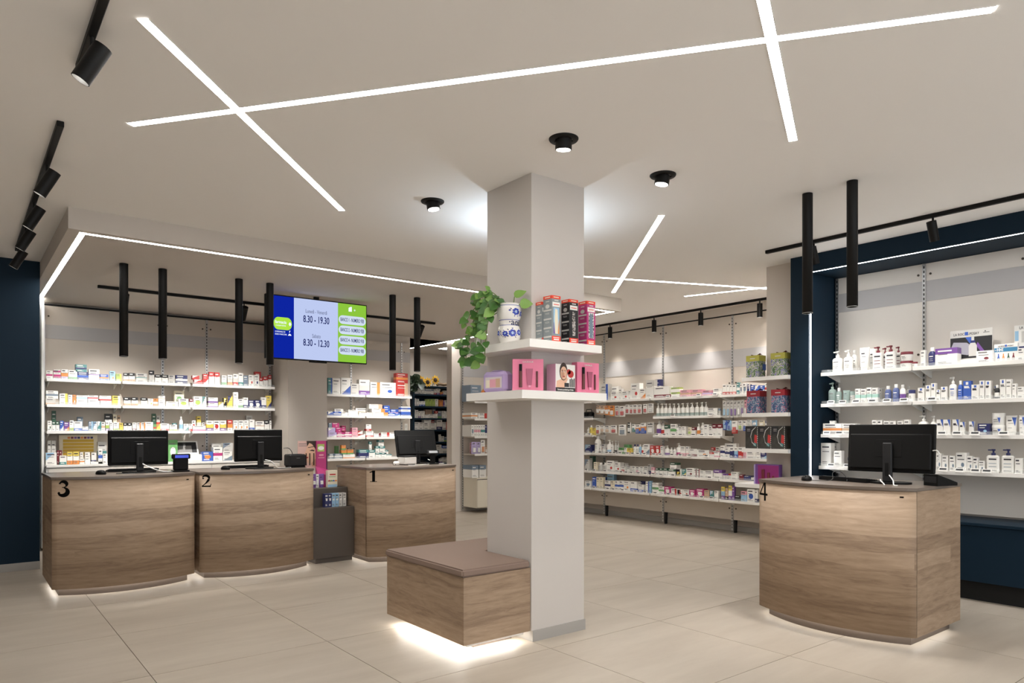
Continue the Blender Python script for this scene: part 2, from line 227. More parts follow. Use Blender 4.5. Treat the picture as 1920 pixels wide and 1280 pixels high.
ROWS=[
('L1','y',9.550,1.935,'''b 0.845 0.059 0.095 0.000 M wm
b 0.918 0.066 0.110 0.000 H wm
b 0.991 0.064 0.117 0.000 N woa
b 1.071 0.086 0.111 0.000 B wg
b 1.155 0.110 0.086 0.096 M tn
b 1.171 0.109 0.097 0.000 M nb
b 1.284 0.108 0.133 0.000 C wv
b 1.387 0.087 0.078 0.000 M bo
b 1.474 0.057 0.120 0.000 O kwo
b 1.541 0.056 0.091 0.000 S ly
b 1.618 0.050 0.106 0.000 N xwo
b 1.681 0.065 0.110 0.000 N xwo
b 1.788 0.119 0.109 0.000 C et
b 1.899 0.055 0.150 0.000 T xe
b 1.972 0.072 0.104 0.000 T xw
b 2.048 0.069 0.104 0.000 T xw
b 2.125 0.073 0.104 0.000 P ew
b 2.239 0.137 0.109 0.000 M nw
b 2.408 0.082 0.050 0.063 D rw
b 2.439 0.098 0.064 0.000 D rw
b 2.527 0.065 0.139 0.000 D rw
b 2.599 0.064 0.168 0.000 T rw
b 2.668 0.060 0.167 0.000 T rw
b 2.755 0.063 0.132 0.000 B wg
b 2.829 0.060 0.142 0.000 N weo
b 2.901 0.063 0.158 0.000 N wer
b 2.968 0.059 0.174 0.000 B wt
b 3.030 0.055 0.143 0.000 P sw
b 3.103 0.066 0.155 0.000 O wer
b 3.175 0.066 0.159 0.000 O wen
-b 3.225 0.080 0.211 0.000 P r
b 3.236 0.045 0.123 0.000 T rw
b 3.294 0.060 0.143 0.000 T rw
b 3.351 0.039 0.167 0.000 T rw'''),
('L2','y',9.550,1.645,'''b 0.856 0.092 0.067 0.000 B ef
b 0.871 0.113 0.091 0.067 M ws
b 0.980 0.078 0.129 0.000 S wy
b 1.046 0.040 0.116 0.000 P wo
b 1.086 0.031 0.117 0.000 O ow
b 1.163 0.110 0.055 0.000 P wk
b 1.162 0.108 0.059 0.055 M wk
b 1.272 0.102 0.060 0.058 M wr
b 1.282 0.115 0.058 0.000 P wp
b 1.399 0.120 0.057 0.059 B wr
b 1.407 0.118 0.059 0.000 P wg
b 1.514 0.083 0.119 0.000 S yc
b 1.631 0.069 0.104 0.000 N xwo
b 1.712 0.066 0.106 0.000 N xwo
b 1.815 0.069 0.105 0.000 T xw
b 1.887 0.054 0.095 0.000 O wgl
b 1.943 0.048 0.097 0.000 M ow
b 2.012 0.072 0.061 0.000 C wo
b 2.012 0.072 0.071 0.061 C wo
b 2.130 0.136 0.067 0.000 O wgl
-b 2.236 0.111 0.207 0.000 L cg
b 2.263 0.114 0.105 0.000 L wl
b 2.353 0.045 0.105 0.000 T dw
b 2.432 0.104 0.140 0.000 L wl
b 2.510 0.046 0.138 0.000 D wt
b 2.617 0.116 0.063 0.000 B wv
b 2.617 0.116 0.066 0.063 B wv
b 2.716 0.061 0.074 0.000 D wy
-b 2.801 0.043 0.134 0.000 D xy
b 2.830 0.061 0.156 0.000 D yn
b 2.902 0.060 0.209 0.000 P wt
b 2.966 0.059 0.122 0.000 B wg
b 3.030 0.059 0.141 0.000 B wn
b 3.104 0.079 0.109 0.000 L nw
b 3.191 0.084 0.112 0.000 L nw
b 3.271 0.063 0.152 0.000 B wn
b 3.339 0.064 0.176 0.000 D yn'''),
('L3','y',9.550,1.343,'''b 0.847 0.041 0.118 0.000 O wgh
-b 0.897 0.039 0.234 0.000 P hl
b 0.887 0.033 0.111 0.000 T hw
b 0.923 0.031 0.112 0.000 T hw
b 0.963 0.034 0.119 0.000 D bw
b 1.010 0.050 0.104 0.000 D vo
b 1.059 0.040 0.124 0.000 B wl
b 1.123 0.082 0.113 0.000 B wb
-b 1.156 0.056 0.167 0.000 P sx
b 1.196 0.057 0.054 0.000 B wb
b 1.250 0.042 0.114 0.000 S sk
b 1.296 0.040 0.111 0.000 D wk
b 1.338 0.036 0.115 0.000 D tw
b 1.378 0.036 0.108 0.000 M wf
-b 1.448 0.072 0.209 0.000 T xw
b 1.421 0.037 0.112 0.000 N wlv
b 1.464 0.032 0.105 0.000 P wk
-b 1.517 0.040 0.202 0.000 B cg
b 1.514 0.059 0.105 0.000 B wl
-b 1.558 0.031 0.191 0.000 P fw
b 1.567 0.035 0.098 0.000 P yw
b 1.614 0.042 0.098 0.000 T xw
b 1.660 0.040 0.098 0.000 T xw
b 1.708 0.039 0.103 0.000 B wd
b 1.755 0.041 0.103 0.000 S wo
b 1.802 0.045 0.103 0.000 S wo
b 1.871 0.084 0.111 0.000 P w
-b 1.946 0.040 0.216 0.000 P hg
b 1.933 0.028 0.084 0.000 M gr
-b 1.992 0.039 0.193 0.000 M er
b 1.973 0.042 0.089 0.000 D yo
b 2.044 0.098 0.094 0.000 B wr
b 2.143 0.085 0.079 0.000 B wl
-b 2.183 0.043 0.100 0.000 P tw
t 2.237 0.044 0.184 0.000 M wk
b 2.292 0.056 0.092 0.000 D wt
b 2.345 0.037 0.092 0.000 B wr
-b 2.410 0.044 0.138 0.000 L wr
b 2.449 0.154 0.068 0.000 B wm
-b 2.471 0.050 0.192 0.000 M yc
-b 2.532 0.049 0.110 0.000 S wm
b 2.579 0.083 0.134 0.000 N wyv
b 2.662 0.074 0.135 0.000 L wr
b 2.741 0.075 0.136 0.000 N wyv
b 2.829 0.060 0.145 0.000 N row
b 2.900 0.059 0.141 0.000 O weo
b 2.970 0.066 0.142 0.000 O weo
b 3.039 0.059 0.143 0.000 O weo
-b 3.110 0.078 0.209 0.000 P ew
b 3.114 0.064 0.152 0.000 B wb
b 3.217 0.112 0.131 0.000 C wf
b 3.312 0.062 0.145 0.000 T xw
b 3.361 0.023 0.141 0.000 P w'''),
('L4','y',9.520,0.962,'''b 0.859 0.103 0.137 0.000 D wk
-b 0.849 0.032 0.274 0.000 P ew
-b 0.891 0.041 0.273 0.000 P ew
-b 0.935 0.021 0.159 0.000 P d
-b 0.960 0.021 0.159 0.000 P d
b 0.972 0.063 0.099 0.000 B wt
b 1.039 0.053 0.145 0.000 N ywo
b 1.101 0.059 0.145 0.000 N ywo
b 1.160 0.048 0.061 0.000 M wo
-b 1.167 0.033 0.133 0.000 P we
-b 1.226 0.050 0.132 0.000 P we
b 1.215 0.051 0.067 0.000 P wo
b 1.306 0.118 0.024 0.000 P w
-b 1.292 0.050 0.127 0.000 B wn
-b 1.377 0.091 0.254 0.000 M et
b 1.345 0.041 0.173 0.000 M wb
b 1.393 0.045 0.116 0.000 P w
-b 2.155 0.107 0.270 0.000 L gw
b 2.542 0.132 0.117 0.000 L bo
-b 2.683 0.121 0.224 0.000 C ex
b 2.668 0.112 0.172 0.000 M wm
b 2.789 0.116 0.117 0.000 D ws
b 2.794 0.122 0.108 0.117 D es'''),
('B1','y',9.550,1.868,'''b 4.213 0.061 0.235 0.000 S tb
b 4.310 0.122 0.236 0.000 P w
b 4.454 0.146 0.246 0.000 D wb
b 4.597 0.124 0.170 0.000 P ec
b 4.749 0.168 0.232 0.000 N wev
b 4.921 0.155 0.201 0.000 S wo
b 5.138 0.266 0.206 0.000 O wfb
b 5.380 0.205 0.206 0.000 S rf
b 5.380 0.201 0.152 0.206 M ro'''),
('B2','y',9.550,1.562,'''b 4.226 0.081 0.059 0.000 D bw
b 4.327 0.113 0.061 0.000 M bw
-b 4.393 0.133 0.102 0.000 C we
b 4.438 0.098 0.052 0.000 P w
b 4.568 0.150 0.027 0.000 P w
b 4.568 0.150 0.065 0.027 P w
-b 4.768 0.217 0.119 0.000 M wf
b 4.774 0.218 0.058 0.000 S we
b 4.935 0.216 0.067 0.113 S wf
b 4.978 0.215 0.053 0.061 S wo
b 5.014 0.250 0.061 0.000 S wo
-b 5.170 0.103 0.167 0.000 D bk
b 5.201 0.104 0.061 0.000 M bw
-b 5.303 0.145 0.115 0.000 M bp
b 5.301 0.085 0.055 0.000 D bk
b 5.446 0.164 0.155 0.000 H wb'''),
('B3','y',9.550,1.252,'''b 4.251 0.124 0.072 0.000 D aw
b 4.241 0.104 0.067 0.072 D aw
b 4.218 0.046 0.068 0.139 P sx
b 4.299 0.105 0.067 0.140 O mp
b 4.343 0.088 0.068 0.072 O mp
b 4.374 0.112 0.072 0.000 M mw
-b 4.469 0.063 0.168 0.000 M md
b 4.492 0.113 0.080 0.000 M mw
b 4.597 0.088 0.140 0.000 P pw
b 4.705 0.118 0.047 0.000 D wr
b 4.684 0.076 0.049 0.047 D wr
b 4.835 0.119 0.092 0.000 B wr
b 4.818 0.084 0.098 0.092 B wr
b 4.961 0.112 0.057 0.000 S wd
b 5.093 0.133 0.071 0.000 S wr
b 5.227 0.124 0.067 0.000 S wr
b 5.344 0.100 0.063 0.000 S wo'''),
('B4','y',9.550,0.945,'''b 4.234 0.064 0.075 0.000 M sw
b 4.340 0.117 0.073 0.000 M sw
-b 4.368 0.042 0.180 0.000 P gh
b 4.428 0.083 0.063 0.063 B og
b 4.421 0.064 0.068 0.126 B og
b 4.505 0.185 0.061 0.000 B wo
b 4.524 0.097 0.067 0.061 B og
b 4.739 0.162 0.124 0.000 T tn
b 4.874 0.099 0.118 0.000 T tw
b 4.848 0.041 0.126 0.119 T tw
b 4.976 0.091 0.074 0.000 T tw
b 4.962 0.060 0.099 0.074 T tw
b 5.024 0.089 0.092 0.172 T tw
b 5.043 0.088 0.099 0.073 T tw
b 5.069 0.085 0.072 0.000 T tw
b 5.117 0.052 0.061 0.050 T tw
b 5.158 0.083 0.049 0.000 T tw'''),
('C1','y',10.980,2.003,'''b 6.464 0.078 0.070 0.000 P w
b 6.543 0.071 0.113 0.000 P w
b 6.613 0.058 0.112 0.000 P w
b 6.742 0.193 0.096 0.000 T sw
b 6.870 0.052 0.101 0.000 B wr
b 6.934 0.067 0.128 0.000 B wv
b 7.008 0.065 0.057 0.000 D ov
b 7.079 0.068 0.080 0.000 P w'''),
('C2','y',10.980,1.789,'''b 6.446 0.041 0.133 0.000 P w
b 6.502 0.055 0.126 0.000 P w
b 6.566 0.065 0.088 0.000 B wb
b 6.630 0.053 0.090 0.000 B wb
b 6.696 0.057 0.128 0.000 P l
b 6.762 0.066 0.130 0.000 P l
b 6.833 0.065 0.132 0.000 P l
b 6.902 0.064 0.133 0.000 P w
b 6.997 0.075 0.124 0.000 P o
b 7.056 0.027 0.117 0.000 P v
b 7.125 0.101 0.119 0.000 P w'''),
('C3','y',10.980,1.574,'''b 6.441 0.032 0.149 0.000 P wv
b 6.487 0.050 0.142 0.000 P w
b 6.541 0.044 0.119 0.000 B wv
b 6.609 0.081 0.128 0.000 P w
b 6.694 0.079 0.065 0.000 P w
-b 6.793 0.140 0.158 0.000 P fw
b 6.801 0.123 0.075 0.000 P w
-b 6.905 0.070 0.189 0.000 P sv
b 6.895 0.052 0.133 0.000 T rw
b 6.963 0.071 0.134 0.000 B sg
b 7.053 0.079 0.136 0.000 P w
b 7.137 0.078 0.129 0.000 P w'''),
('C4','y',10.980,1.367,'''b 6.481 0.097 0.133 0.000 P w
b 6.578 0.087 0.130 0.000 P w
b 6.691 0.127 0.122 0.000 P w
b 6.708 0.148 0.144 0.123 P w
b 6.829 0.134 0.123 0.000 P w
-b 6.900 0.098 0.239 0.000 P r
b 6.961 0.115 0.214 0.000 B wn
b 7.079 0.107 0.141 0.000 S wr
-b 7.191 0.092 0.276 0.000 P d'''),
('C5','y',10.980,1.149,'''b 6.973 0.038 0.130 0.000 P w
b 7.027 0.059 0.098 0.000 P w
b 7.109 0.096 0.085 0.000 B sl'''),
('C6','y',10.980,0.934,'''b 6.946 0.114 0.158 0.000 P w
b 7.092 0.167 0.140 0.000 T bw'''),
('C7','y',10.980,0.761,'''b 6.994 0.058 0.078 0.000 B wv
b 7.079 0.099 0.100 0.000 P w
b 7.172 0.057 0.061 0.000 T nw'''),
('D1','y',9.500,1.829,'''B 6.727 0.208 0.268 0.000 P sw'''),
('D2','y',9.500,1.547,'''B 6.697 0.125 0.095 0.000 M wo
B 6.864 0.171 0.090 0.000 S wr'''),
('D3','y',9.500,1.254,'''B 6.662 0.053 0.186 0.000 L ws
B 6.713 0.036 0.190 0.000 M wp
B 6.757 0.040 0.190 0.000 M wp
B 6.803 0.039 0.190 0.000 M wp
B 6.848 0.040 0.191 0.000 M wt
B 6.891 0.036 0.191 0.000 M wt
B 6.934 0.039 0.187 0.000 B nw'''),
('D4','y',9.500,0.968,'''-h 6.719 0.079 0.178 0.000 P pw
h 6.688 0.099 0.198 0.000 P aw
h 6.780 0.070 0.194 0.000 P aw
h 6.867 0.083 0.230 0.000 O wfo
h 6.932 0.035 0.140 0.000 P fw'''),
('D5','y',9.500,0.576,'''B 6.712 0.130 0.202 0.000 T sw
B 6.866 0.134 0.202 0.000 T sw'''),
('E1','x',7.840,1.808,'''b 7.663 0.151 0.253 0.000 S eb
b 7.450 0.159 0.129 0.000 O wfr
-b 7.537 0.149 0.217 0.000 M wd
b 7.335 0.059 0.173 0.000 P w
b 7.236 0.127 0.131 0.000 O wfr
b 7.144 0.043 0.134 0.000 P wr
b 7.037 0.163 0.236 0.000 O wer
b 6.894 0.112 0.149 0.000 D wo
b 6.759 0.138 0.268 0.000 T ew
b 6.547 0.272 0.164 0.000 B wd
-b 6.704 0.113 0.276 0.000 T nw
b 6.303 0.141 0.073 0.000 T lw
b 6.303 0.141 0.066 0.073 T lw
b 6.127 0.177 0.096 0.000 M pf
b 5.942 0.167 0.094 0.000 M pf
b 5.780 0.147 0.074 0.000 M pa
b 5.614 0.126 0.092 0.000 P w
b 5.504 0.056 0.139 0.000 B wr
b 5.450 0.042 0.136 0.000 B wr
b 5.404 0.040 0.131 0.000 B wr
b 5.355 0.050 0.128 0.000 B wr
b 5.303 0.039 0.154 0.000 M tw
b 5.257 0.038 0.139 0.000 L ws
b 5.204 0.057 0.143 0.000 L ws
b 5.147 0.042 0.121 0.000 S nw
b 5.090 0.056 0.109 0.000 D bw
b 5.027 0.063 0.102 0.000 D bw
b 4.960 0.063 0.099 0.000 D bw
b 4.893 0.057 0.123 0.000 M wr'''),
('E2','x',7.840,1.545,'''h 7.796 0.079 0.132 0.062 M fw
h 7.705 0.090 0.138 0.053 M fw
h 7.604 0.098 0.145 0.043 M ow
h 7.500 0.097 0.159 0.026 P ow
h 7.396 0.085 0.166 0.017 O ewr
h 7.292 0.109 0.158 0.014 O wer
h 7.189 0.082 0.143 0.049 O wer
h 7.110 0.062 0.140 0.046 O wer
h 7.035 0.075 0.141 0.046 O wer
h 6.950 0.080 0.137 0.048 O wer
h 6.844 0.073 0.137 0.052 O wer
h 6.742 0.105 0.136 0.057 P we
p 6.622 0.059 0.189 0.000 B wz
p 6.550 0.065 0.187 0.000 B wz
p 6.480 0.062 0.185 0.000 B wz
p 6.412 0.062 0.183 0.000 B wz
p 6.335 0.060 0.181 0.000 B wz
p 6.260 0.062 0.182 0.000 B wz
p 6.257 0.060 0.179 0.000 B wz
p 6.187 0.070 0.181 0.000 B wz
p 6.112 0.068 0.181 0.000 B wz
p 6.034 0.071 0.182 0.000 B wz
p 5.952 0.065 0.183 0.000 B wz
p 5.873 0.066 0.184 0.000 B wz
p 5.804 0.051 0.184 0.000 B wz
b 5.693 0.160 0.102 0.000 P wt
j 5.588 0.035 0.093 0.000 P es
h 5.503 0.053 0.221 -0.026 P ek
h 5.446 0.046 0.219 -0.026 P ek
h 5.393 0.047 0.221 -0.027 P ev
h 5.340 0.046 0.220 -0.028 P ev
h 5.287 0.050 0.216 -0.022 P ew
h 5.237 0.043 0.216 -0.017 P ev
h 5.191 0.034 0.209 -0.018 P pw'''),
('E3','x',7.840,1.279,'''t 8.030 0.046 0.119 0.000 P wv
t 7.971 0.056 0.151 0.000 P yw
b 7.889 0.082 0.111 0.000 P yl
h 7.800 0.085 0.145 0.008 O wfr
h 7.705 0.090 0.108 0.041 O wff
h 7.598 0.109 0.114 0.034 O wff
h 7.466 0.133 0.125 0.027 O wpr
h 7.289 0.147 0.162 0.000 P ws
h 7.150 0.072 0.155 0.035 S xw
h 7.067 0.065 0.118 0.050 B wt
h 6.984 0.091 0.132 0.028 N wob
h 6.880 0.104 0.156 0.028 N wob
h 6.747 0.135 0.168 0.022 P ew
t 6.611 0.078 0.207 0.000 M wv
t 6.533 0.066 0.171 0.000 M wr
b 6.444 0.099 0.149 0.000 T hw
b 6.333 0.105 0.162 0.000 M wg
p 6.276 0.052 0.155 0.000 P wx
b 6.221 0.048 0.127 0.000 P w
b 6.156 0.072 0.127 0.000 P w
u 6.071 0.079 0.116 0.000 B cl
b 5.990 0.064 0.116 0.000 T dw
t 5.922 0.051 0.163 0.000 B wo
t 5.860 0.061 0.175 0.000 P wx
b 5.787 0.075 0.152 0.000 P we
b 5.720 0.046 0.128 0.000 P w
b 5.654 0.076 0.157 0.000 T dw
b 5.573 0.074 0.157 0.000 T dw
h 5.497 0.054 0.127 0.078 D bk
h 5.434 0.063 0.132 0.072 D kb
h 5.351 0.086 0.164 0.033 B wr
h 5.269 0.063 0.127 0.072 O wgl
h 5.205 0.043 0.132 0.066 B wb
h 5.141 0.069 0.076 0.128 P we
h 5.063 0.068 0.075 0.128 L kw
h 4.962 0.074 0.068 0.127 P cw
h 4.896 0.038 0.071 0.127 P nw'''),
('E4','x',7.840,1.001,'''-b 8.111 0.157 0.124 0.000 D nk
t 7.843 0.108 0.270 0.000 L wr
t 7.763 0.043 0.139 0.000 P w
-b 7.779 0.096 0.141 0.000 M wr
j 7.693 0.070 0.086 0.000 P we
p 7.582 0.091 0.206 0.000 B wk
p 7.507 0.046 0.188 0.000 P w
p 7.442 0.049 0.196 0.000 B ex
p 7.389 0.037 0.189 0.000 P ew
b 7.316 0.098 0.093 0.000 M gw
-b 7.296 0.104 0.137 0.000 M gl
b 7.230 0.050 0.095 0.000 B wg
b 7.146 0.105 0.089 0.000 O yoo
t 7.059 0.052 0.146 0.000 T nw
t 7.002 0.049 0.146 0.000 T nw
t 6.951 0.044 0.147 0.000 P kw
t 6.902 0.038 0.137 0.000 M wr
b 6.820 0.114 0.153 0.000 D ws
b 6.707 0.088 0.133 0.000 L rw
b 6.614 0.081 0.135 0.000 L rw
b 6.539 0.052 0.129 0.000 P we
p 6.463 0.085 0.137 0.000 B wv
t 6.383 0.049 0.111 0.000 P w
t 6.327 0.048 0.112 0.000 P w
p 6.257 0.082 0.175 0.000 B wm
b 6.171 0.083 0.132 0.000 B wp
b 6.096 0.050 0.133 0.000 B wp
b 6.001 0.128 0.101 0.000 B wd
b 5.836 0.192 0.088 0.000 O woo
b 5.703 0.063 0.061 0.000 T rw
-b 5.750 0.070 0.124 0.000 T rw
b 5.623 0.082 0.066 0.000 B wp
-b 5.678 0.065 0.129 0.000 M wp
b 5.535 0.066 0.153 0.000 M wn
-b 5.480 0.172 0.182 0.000 B wn
b 5.463 0.067 0.128 0.000 M wn
b 5.393 0.061 0.136 0.000 N wnn
b 5.331 0.052 0.137 0.000 N wkb
b 5.264 0.071 0.138 0.000 N wrr
b 5.205 0.038 0.139 0.000 N wpp
b 5.113 0.137 0.085 0.000 P w
b 5.011 0.057 0.087 0.000 P w
b 4.934 0.086 0.083 0.000 D nk'''),
('E5','x',7.840,0.721,'''b 8.043 0.099 0.174 0.000 D es
-b 8.046 0.082 0.223 0.000 P hl
b 7.857 0.074 0.137 0.000 P cf
t 7.769 0.088 0.132 0.000 P ew
t 7.669 0.098 0.136 0.000 P ew
b 7.537 0.155 0.171 0.000 O wfr
b 7.389 0.117 0.149 0.000 O wer
-b 7.364 0.099 0.136 0.000 P we
h 7.271 0.099 0.090 0.000 O wer
h 7.161 0.104 0.109 0.000 P ew
h 7.066 0.070 0.106 0.000 P we
h 6.989 0.072 0.101 0.000 O wep
h 6.912 0.070 0.105 0.000 P we
h 6.828 0.085 0.115 0.000 P ew
-b 6.852 0.050 0.140 0.000 B wn
b 6.703 0.061 0.102 0.000 M pw
b 6.623 0.058 0.098 0.000 T hw
b 6.547 0.063 0.098 0.000 T hw
b 6.474 0.066 0.101 0.000 T hw
b 6.366 0.118 0.092 0.000 T hw
b 6.334 0.116 0.090 0.093 T hw
b 6.242 0.097 0.097 0.000 L wy
b 6.256 0.070 0.103 0.000 D wy
b 6.154 0.069 0.101 0.000 D ty
b 6.051 0.126 0.119 0.000 O wpd
b 5.964 0.038 0.109 0.000 S wd
b 5.918 0.043 0.111 0.000 S wd
b 5.856 0.070 0.093 0.000 P we
b 5.750 0.133 0.098 0.000 P we
b 5.607 0.129 0.114 0.000 T vw
j 5.518 0.039 0.070 0.000 P vw
j 5.475 0.038 0.072 0.000 P vw
j 5.433 0.037 0.074 0.000 P rw
b 5.354 0.101 0.097 0.000 P we
b 5.293 0.009 0.099 0.000 P we
b 5.253 0.062 0.070 0.000 P dn
b 5.168 0.098 0.061 0.000 P nw
b 5.088 0.047 0.046 0.000 B wn'''),
('E6','x',7.840,0.455,'''b 8.018 0.132 0.102 0.000 L ws
b 7.881 0.084 0.172 0.000 P bw
b 7.800 0.067 0.172 0.000 P cw
b 7.724 0.069 0.176 0.000 P cw
-b 7.760 0.045 0.170 0.000 P b
b 7.598 0.111 0.129 0.000 M wn
-b 7.629 0.146 0.223 0.000 P ks
b 7.489 0.081 0.135 0.000 P cf
b 7.401 0.084 0.140 0.000 M wb
b 7.310 0.083 0.145 0.000 M wb
b 7.200 0.125 0.147 0.000 O wgo
b 7.067 0.125 0.148 0.000 B wb
-b 7.009 0.150 0.150 0.000 M nb
b 6.923 0.110 0.108 0.000 B wb
b 6.804 0.064 0.162 0.000 S wb
b 6.750 0.036 0.173 0.000 P kw
b 6.657 0.113 0.089 0.000 T gw
b 6.657 0.113 0.064 0.089 C wd
b 6.547 0.095 0.103 0.000 M wg
b 6.436 0.113 0.110 0.000 L mw
b 6.327 0.091 0.089 0.000 S wr
b 6.245 0.058 0.080 0.000 S wr
b 6.219 0.092 0.086 0.000 O wfr
b 6.117 0.096 0.086 0.000 O wfr
b 6.012 0.100 0.093 0.000 L mw
b 5.888 0.123 0.115 0.000 L mw
b 5.780 0.079 0.102 0.000 P fo
b 5.698 0.058 0.101 0.000 D tk
b 5.630 0.062 0.105 0.000 P wa
b 5.526 0.054 0.164 0.000 N ykv
b 5.472 0.040 0.148 0.000 B fx
b 5.418 0.052 0.187 0.000 N ywv
b 5.371 0.032 0.187 0.000 P vx
b 5.309 0.078 0.063 0.000 P xv
b 5.216 0.085 0.127 0.000 T pk
b 5.115 0.106 0.159 0.000 L wb
b 5.039 0.038 0.151 0.000 B wn'''),
('G1','x',6.520,1.895,'''p 3.350 0.094 0.204 0.000 P we
p 3.245 0.086 0.206 0.000 P we
-t 3.234 0.061 0.209 0.000 P w
u 3.096 0.089 0.215 0.000 P we
-u 3.067 0.053 0.209 0.000 P we
q 2.970 0.085 0.210 0.000 N wwd
-q 2.950 0.058 0.205 0.000 P wd
q 2.861 0.088 0.211 0.000 N wwd
-q 2.835 0.055 0.205 0.000 P wd
j 2.739 0.102 0.064 0.000 N wwd
j 2.737 0.099 0.081 0.064 N wwd
j 2.659 0.044 0.050 0.000 P wd
b 2.586 0.038 0.143 0.000 P we
t 2.522 0.059 0.162 0.000 P nw
b 2.406 0.168 0.145 0.000 T vw
b 2.126 0.115 0.099 0.000 O wpd
b 1.877 0.043 0.097 0.000 P we'''),
('G2','x',6.520,1.600,'''p 3.396 0.074 0.204 0.000 P zw
t 3.330 0.052 0.152 0.000 P zw
u 3.260 0.065 0.126 0.000 P zw
j 3.199 0.052 0.112 0.000 P ze
b 3.144 0.047 0.135 0.000 M wq
b 3.092 0.048 0.130 0.000 M wq
b 3.042 0.045 0.141 0.000 M wq
b 2.990 0.051 0.136 0.000 M wq
-b 2.988 0.024 0.137 0.000 P we
t 2.883 0.055 0.147 0.000 P iw
t 2.816 0.056 0.160 0.000 P iw
t 2.758 0.049 0.152 0.000 B wv
-t 2.752 0.039 0.144 0.000 P wl
j 2.685 0.054 0.103 0.000 P nw
b 2.602 0.051 0.117 0.000 Q wb
b 2.546 0.038 0.136 0.000 Q wb
b 2.505 0.036 0.152 0.000 Q wb
b 2.466 0.031 0.096 0.000 Q wb
b 2.423 0.046 0.118 0.000 Q wb
p 2.361 0.059 0.197 0.000 Q wb
t 2.303 0.040 0.162 0.000 Q bw
b 2.250 0.057 0.156 0.000 Q bw
b 2.191 0.054 0.124 0.000 Q wb
b 2.143 0.035 0.153 0.000 Q wb
b 2.100 0.040 0.150 0.000 Q wb
-b 2.079 0.034 0.116 0.000 Q wb
t 2.041 0.036 0.113 0.000 B xw
b 1.998 0.037 0.156 0.000 Q wb
b 1.958 0.036 0.154 0.000 P we
b 1.921 0.029 0.118 0.000 P we
b 1.879 0.046 0.091 0.000 P w'''),
('G3','x',6.520,1.313,'''b 3.385 0.181 0.104 0.000 M wo
b 3.385 0.049 0.026 0.104 P w
b 3.226 0.129 0.102 0.000 M wf
b 2.993 0.042 0.132 0.000 P we
b 2.947 0.042 0.132 0.000 P we
b 2.889 0.049 0.123 0.000 P we
b 2.836 0.050 0.122 0.000 P we
b 2.772 0.049 0.122 0.000 P we
b 2.718 0.045 0.132 0.000 P we
p 2.592 0.082 0.167 0.000 P w
p 2.508 0.049 0.162 0.000 T wb
b 2.454 0.049 0.130 0.000 K wb
b 2.401 0.051 0.129 0.000 K wb
b 2.335 0.045 0.129 0.000 K wb
b 2.287 0.037 0.107 0.000 K wb
b 2.219 0.035 0.111 0.000 K wb
b 2.131 0.083 0.093 0.000 O nwk
j 2.040 0.092 0.080 0.000 K wb
j 2.040 0.092 0.097 0.080 K wb
u 1.948 0.078 0.156 0.000 K wb
u 1.875 0.038 0.157 0.000 K wb'''),
('G4','x',6.520,1.012,'''b 3.446 0.097 0.219 0.000 P we
-b 3.417 0.057 0.219 0.000 P en
b 3.333 0.074 0.148 0.000 P we
j 3.208 0.095 0.088 0.000 T nw
b 2.462 0.040 0.146 0.000 O wes
b 2.415 0.045 0.129 0.000 O wes
b 2.359 0.044 0.128 0.000 O wps
b 2.292 0.079 0.156 0.000 O wes
b 2.230 0.040 0.129 0.000 O wes
b 2.189 0.036 0.120 0.000 O wes
b 2.146 0.042 0.094 0.000 O wes
q 2.069 0.088 0.189 0.000 O wsn
q 1.967 0.084 0.191 0.000 O wsn
b 1.894 0.045 0.122 0.000 P wp''')]
TAGS=[('E1',7.790,1.808,[6.378,5.863,5.603]),
('E2',7.790,1.545,[6.291,5.669]),
('E3',7.790,1.279,[8.025,7.919,6.570,6.440,6.278,6.160,5.944,5.807,5.665]),
('E4',7.790,1.001,[7.815,7.690,7.547,7.469,7.387,7.275,7.126,7.028,6.927,6.804,6.629,6.511,6.304,6.164,6.014,5.739]),
('E5',7.790,0.721,[7.991,7.820,7.584,7.250,7.151,7.053,6.913,6.785,6.638,6.502,6.287,6.089,5.688]),
('E6',7.790,0.455,[7.820,7.527,7.413,7.225,6.970,6.790,6.601,6.365,6.043,5.811,5.657]),
('G2',6.470,1.600,[3.363,3.252,3.127,2.982,2.857,2.714,2.491]),
('G3',6.470,1.313,[3.403,3.284,2.414,2.301,2.170,1.973]),
('G4',6.470,1.012,[3.361,3.207,2.404,2.281,2.168,2.087])]
# ================================================================== THE ROOM
C=3.0; ZS=2.84
# floor: grout bed + one tile per piece
fb=MB(); fb.box(-3,9.2,-3,12.6,-.05,-.004,M['grout']); floor=struct('floor',fb,'large beige porcelain floor tiles')
TX,TY=1.0265,.9955
tm=MB(); g=.0022; tm.box(g,TX-g,g,TY-g,-.004,0,TILE); tme=tm.mesh('tile')
for i in range(-4,9):
    for j in range(-6,11):
        x=.85+i*TX; y=2.305+j*TY
        if x<-3.1 or x>8.2 or y<-3.1 or y>12: continue
        obj('tile',tme,floor,(x,y,0))
# ceiling
b=MB(); b.box(-3,9.2,-3,12.6,C,C+.1,M['ceil']); struct('ceiling',b,'flat greige ceiling with light lines')
# dropped ceiling over the counters
b=MB(); b.box(.657,6.56,6.118,11.9,ZS,C,M['soff']); struct('ceiling_soffit',b,'dropped ceiling over the service counters')
b=MB(); b.box(5.4,8.3,9.98,11.9,ZS,C,M['soff']); struct('ceiling_back_room',b)
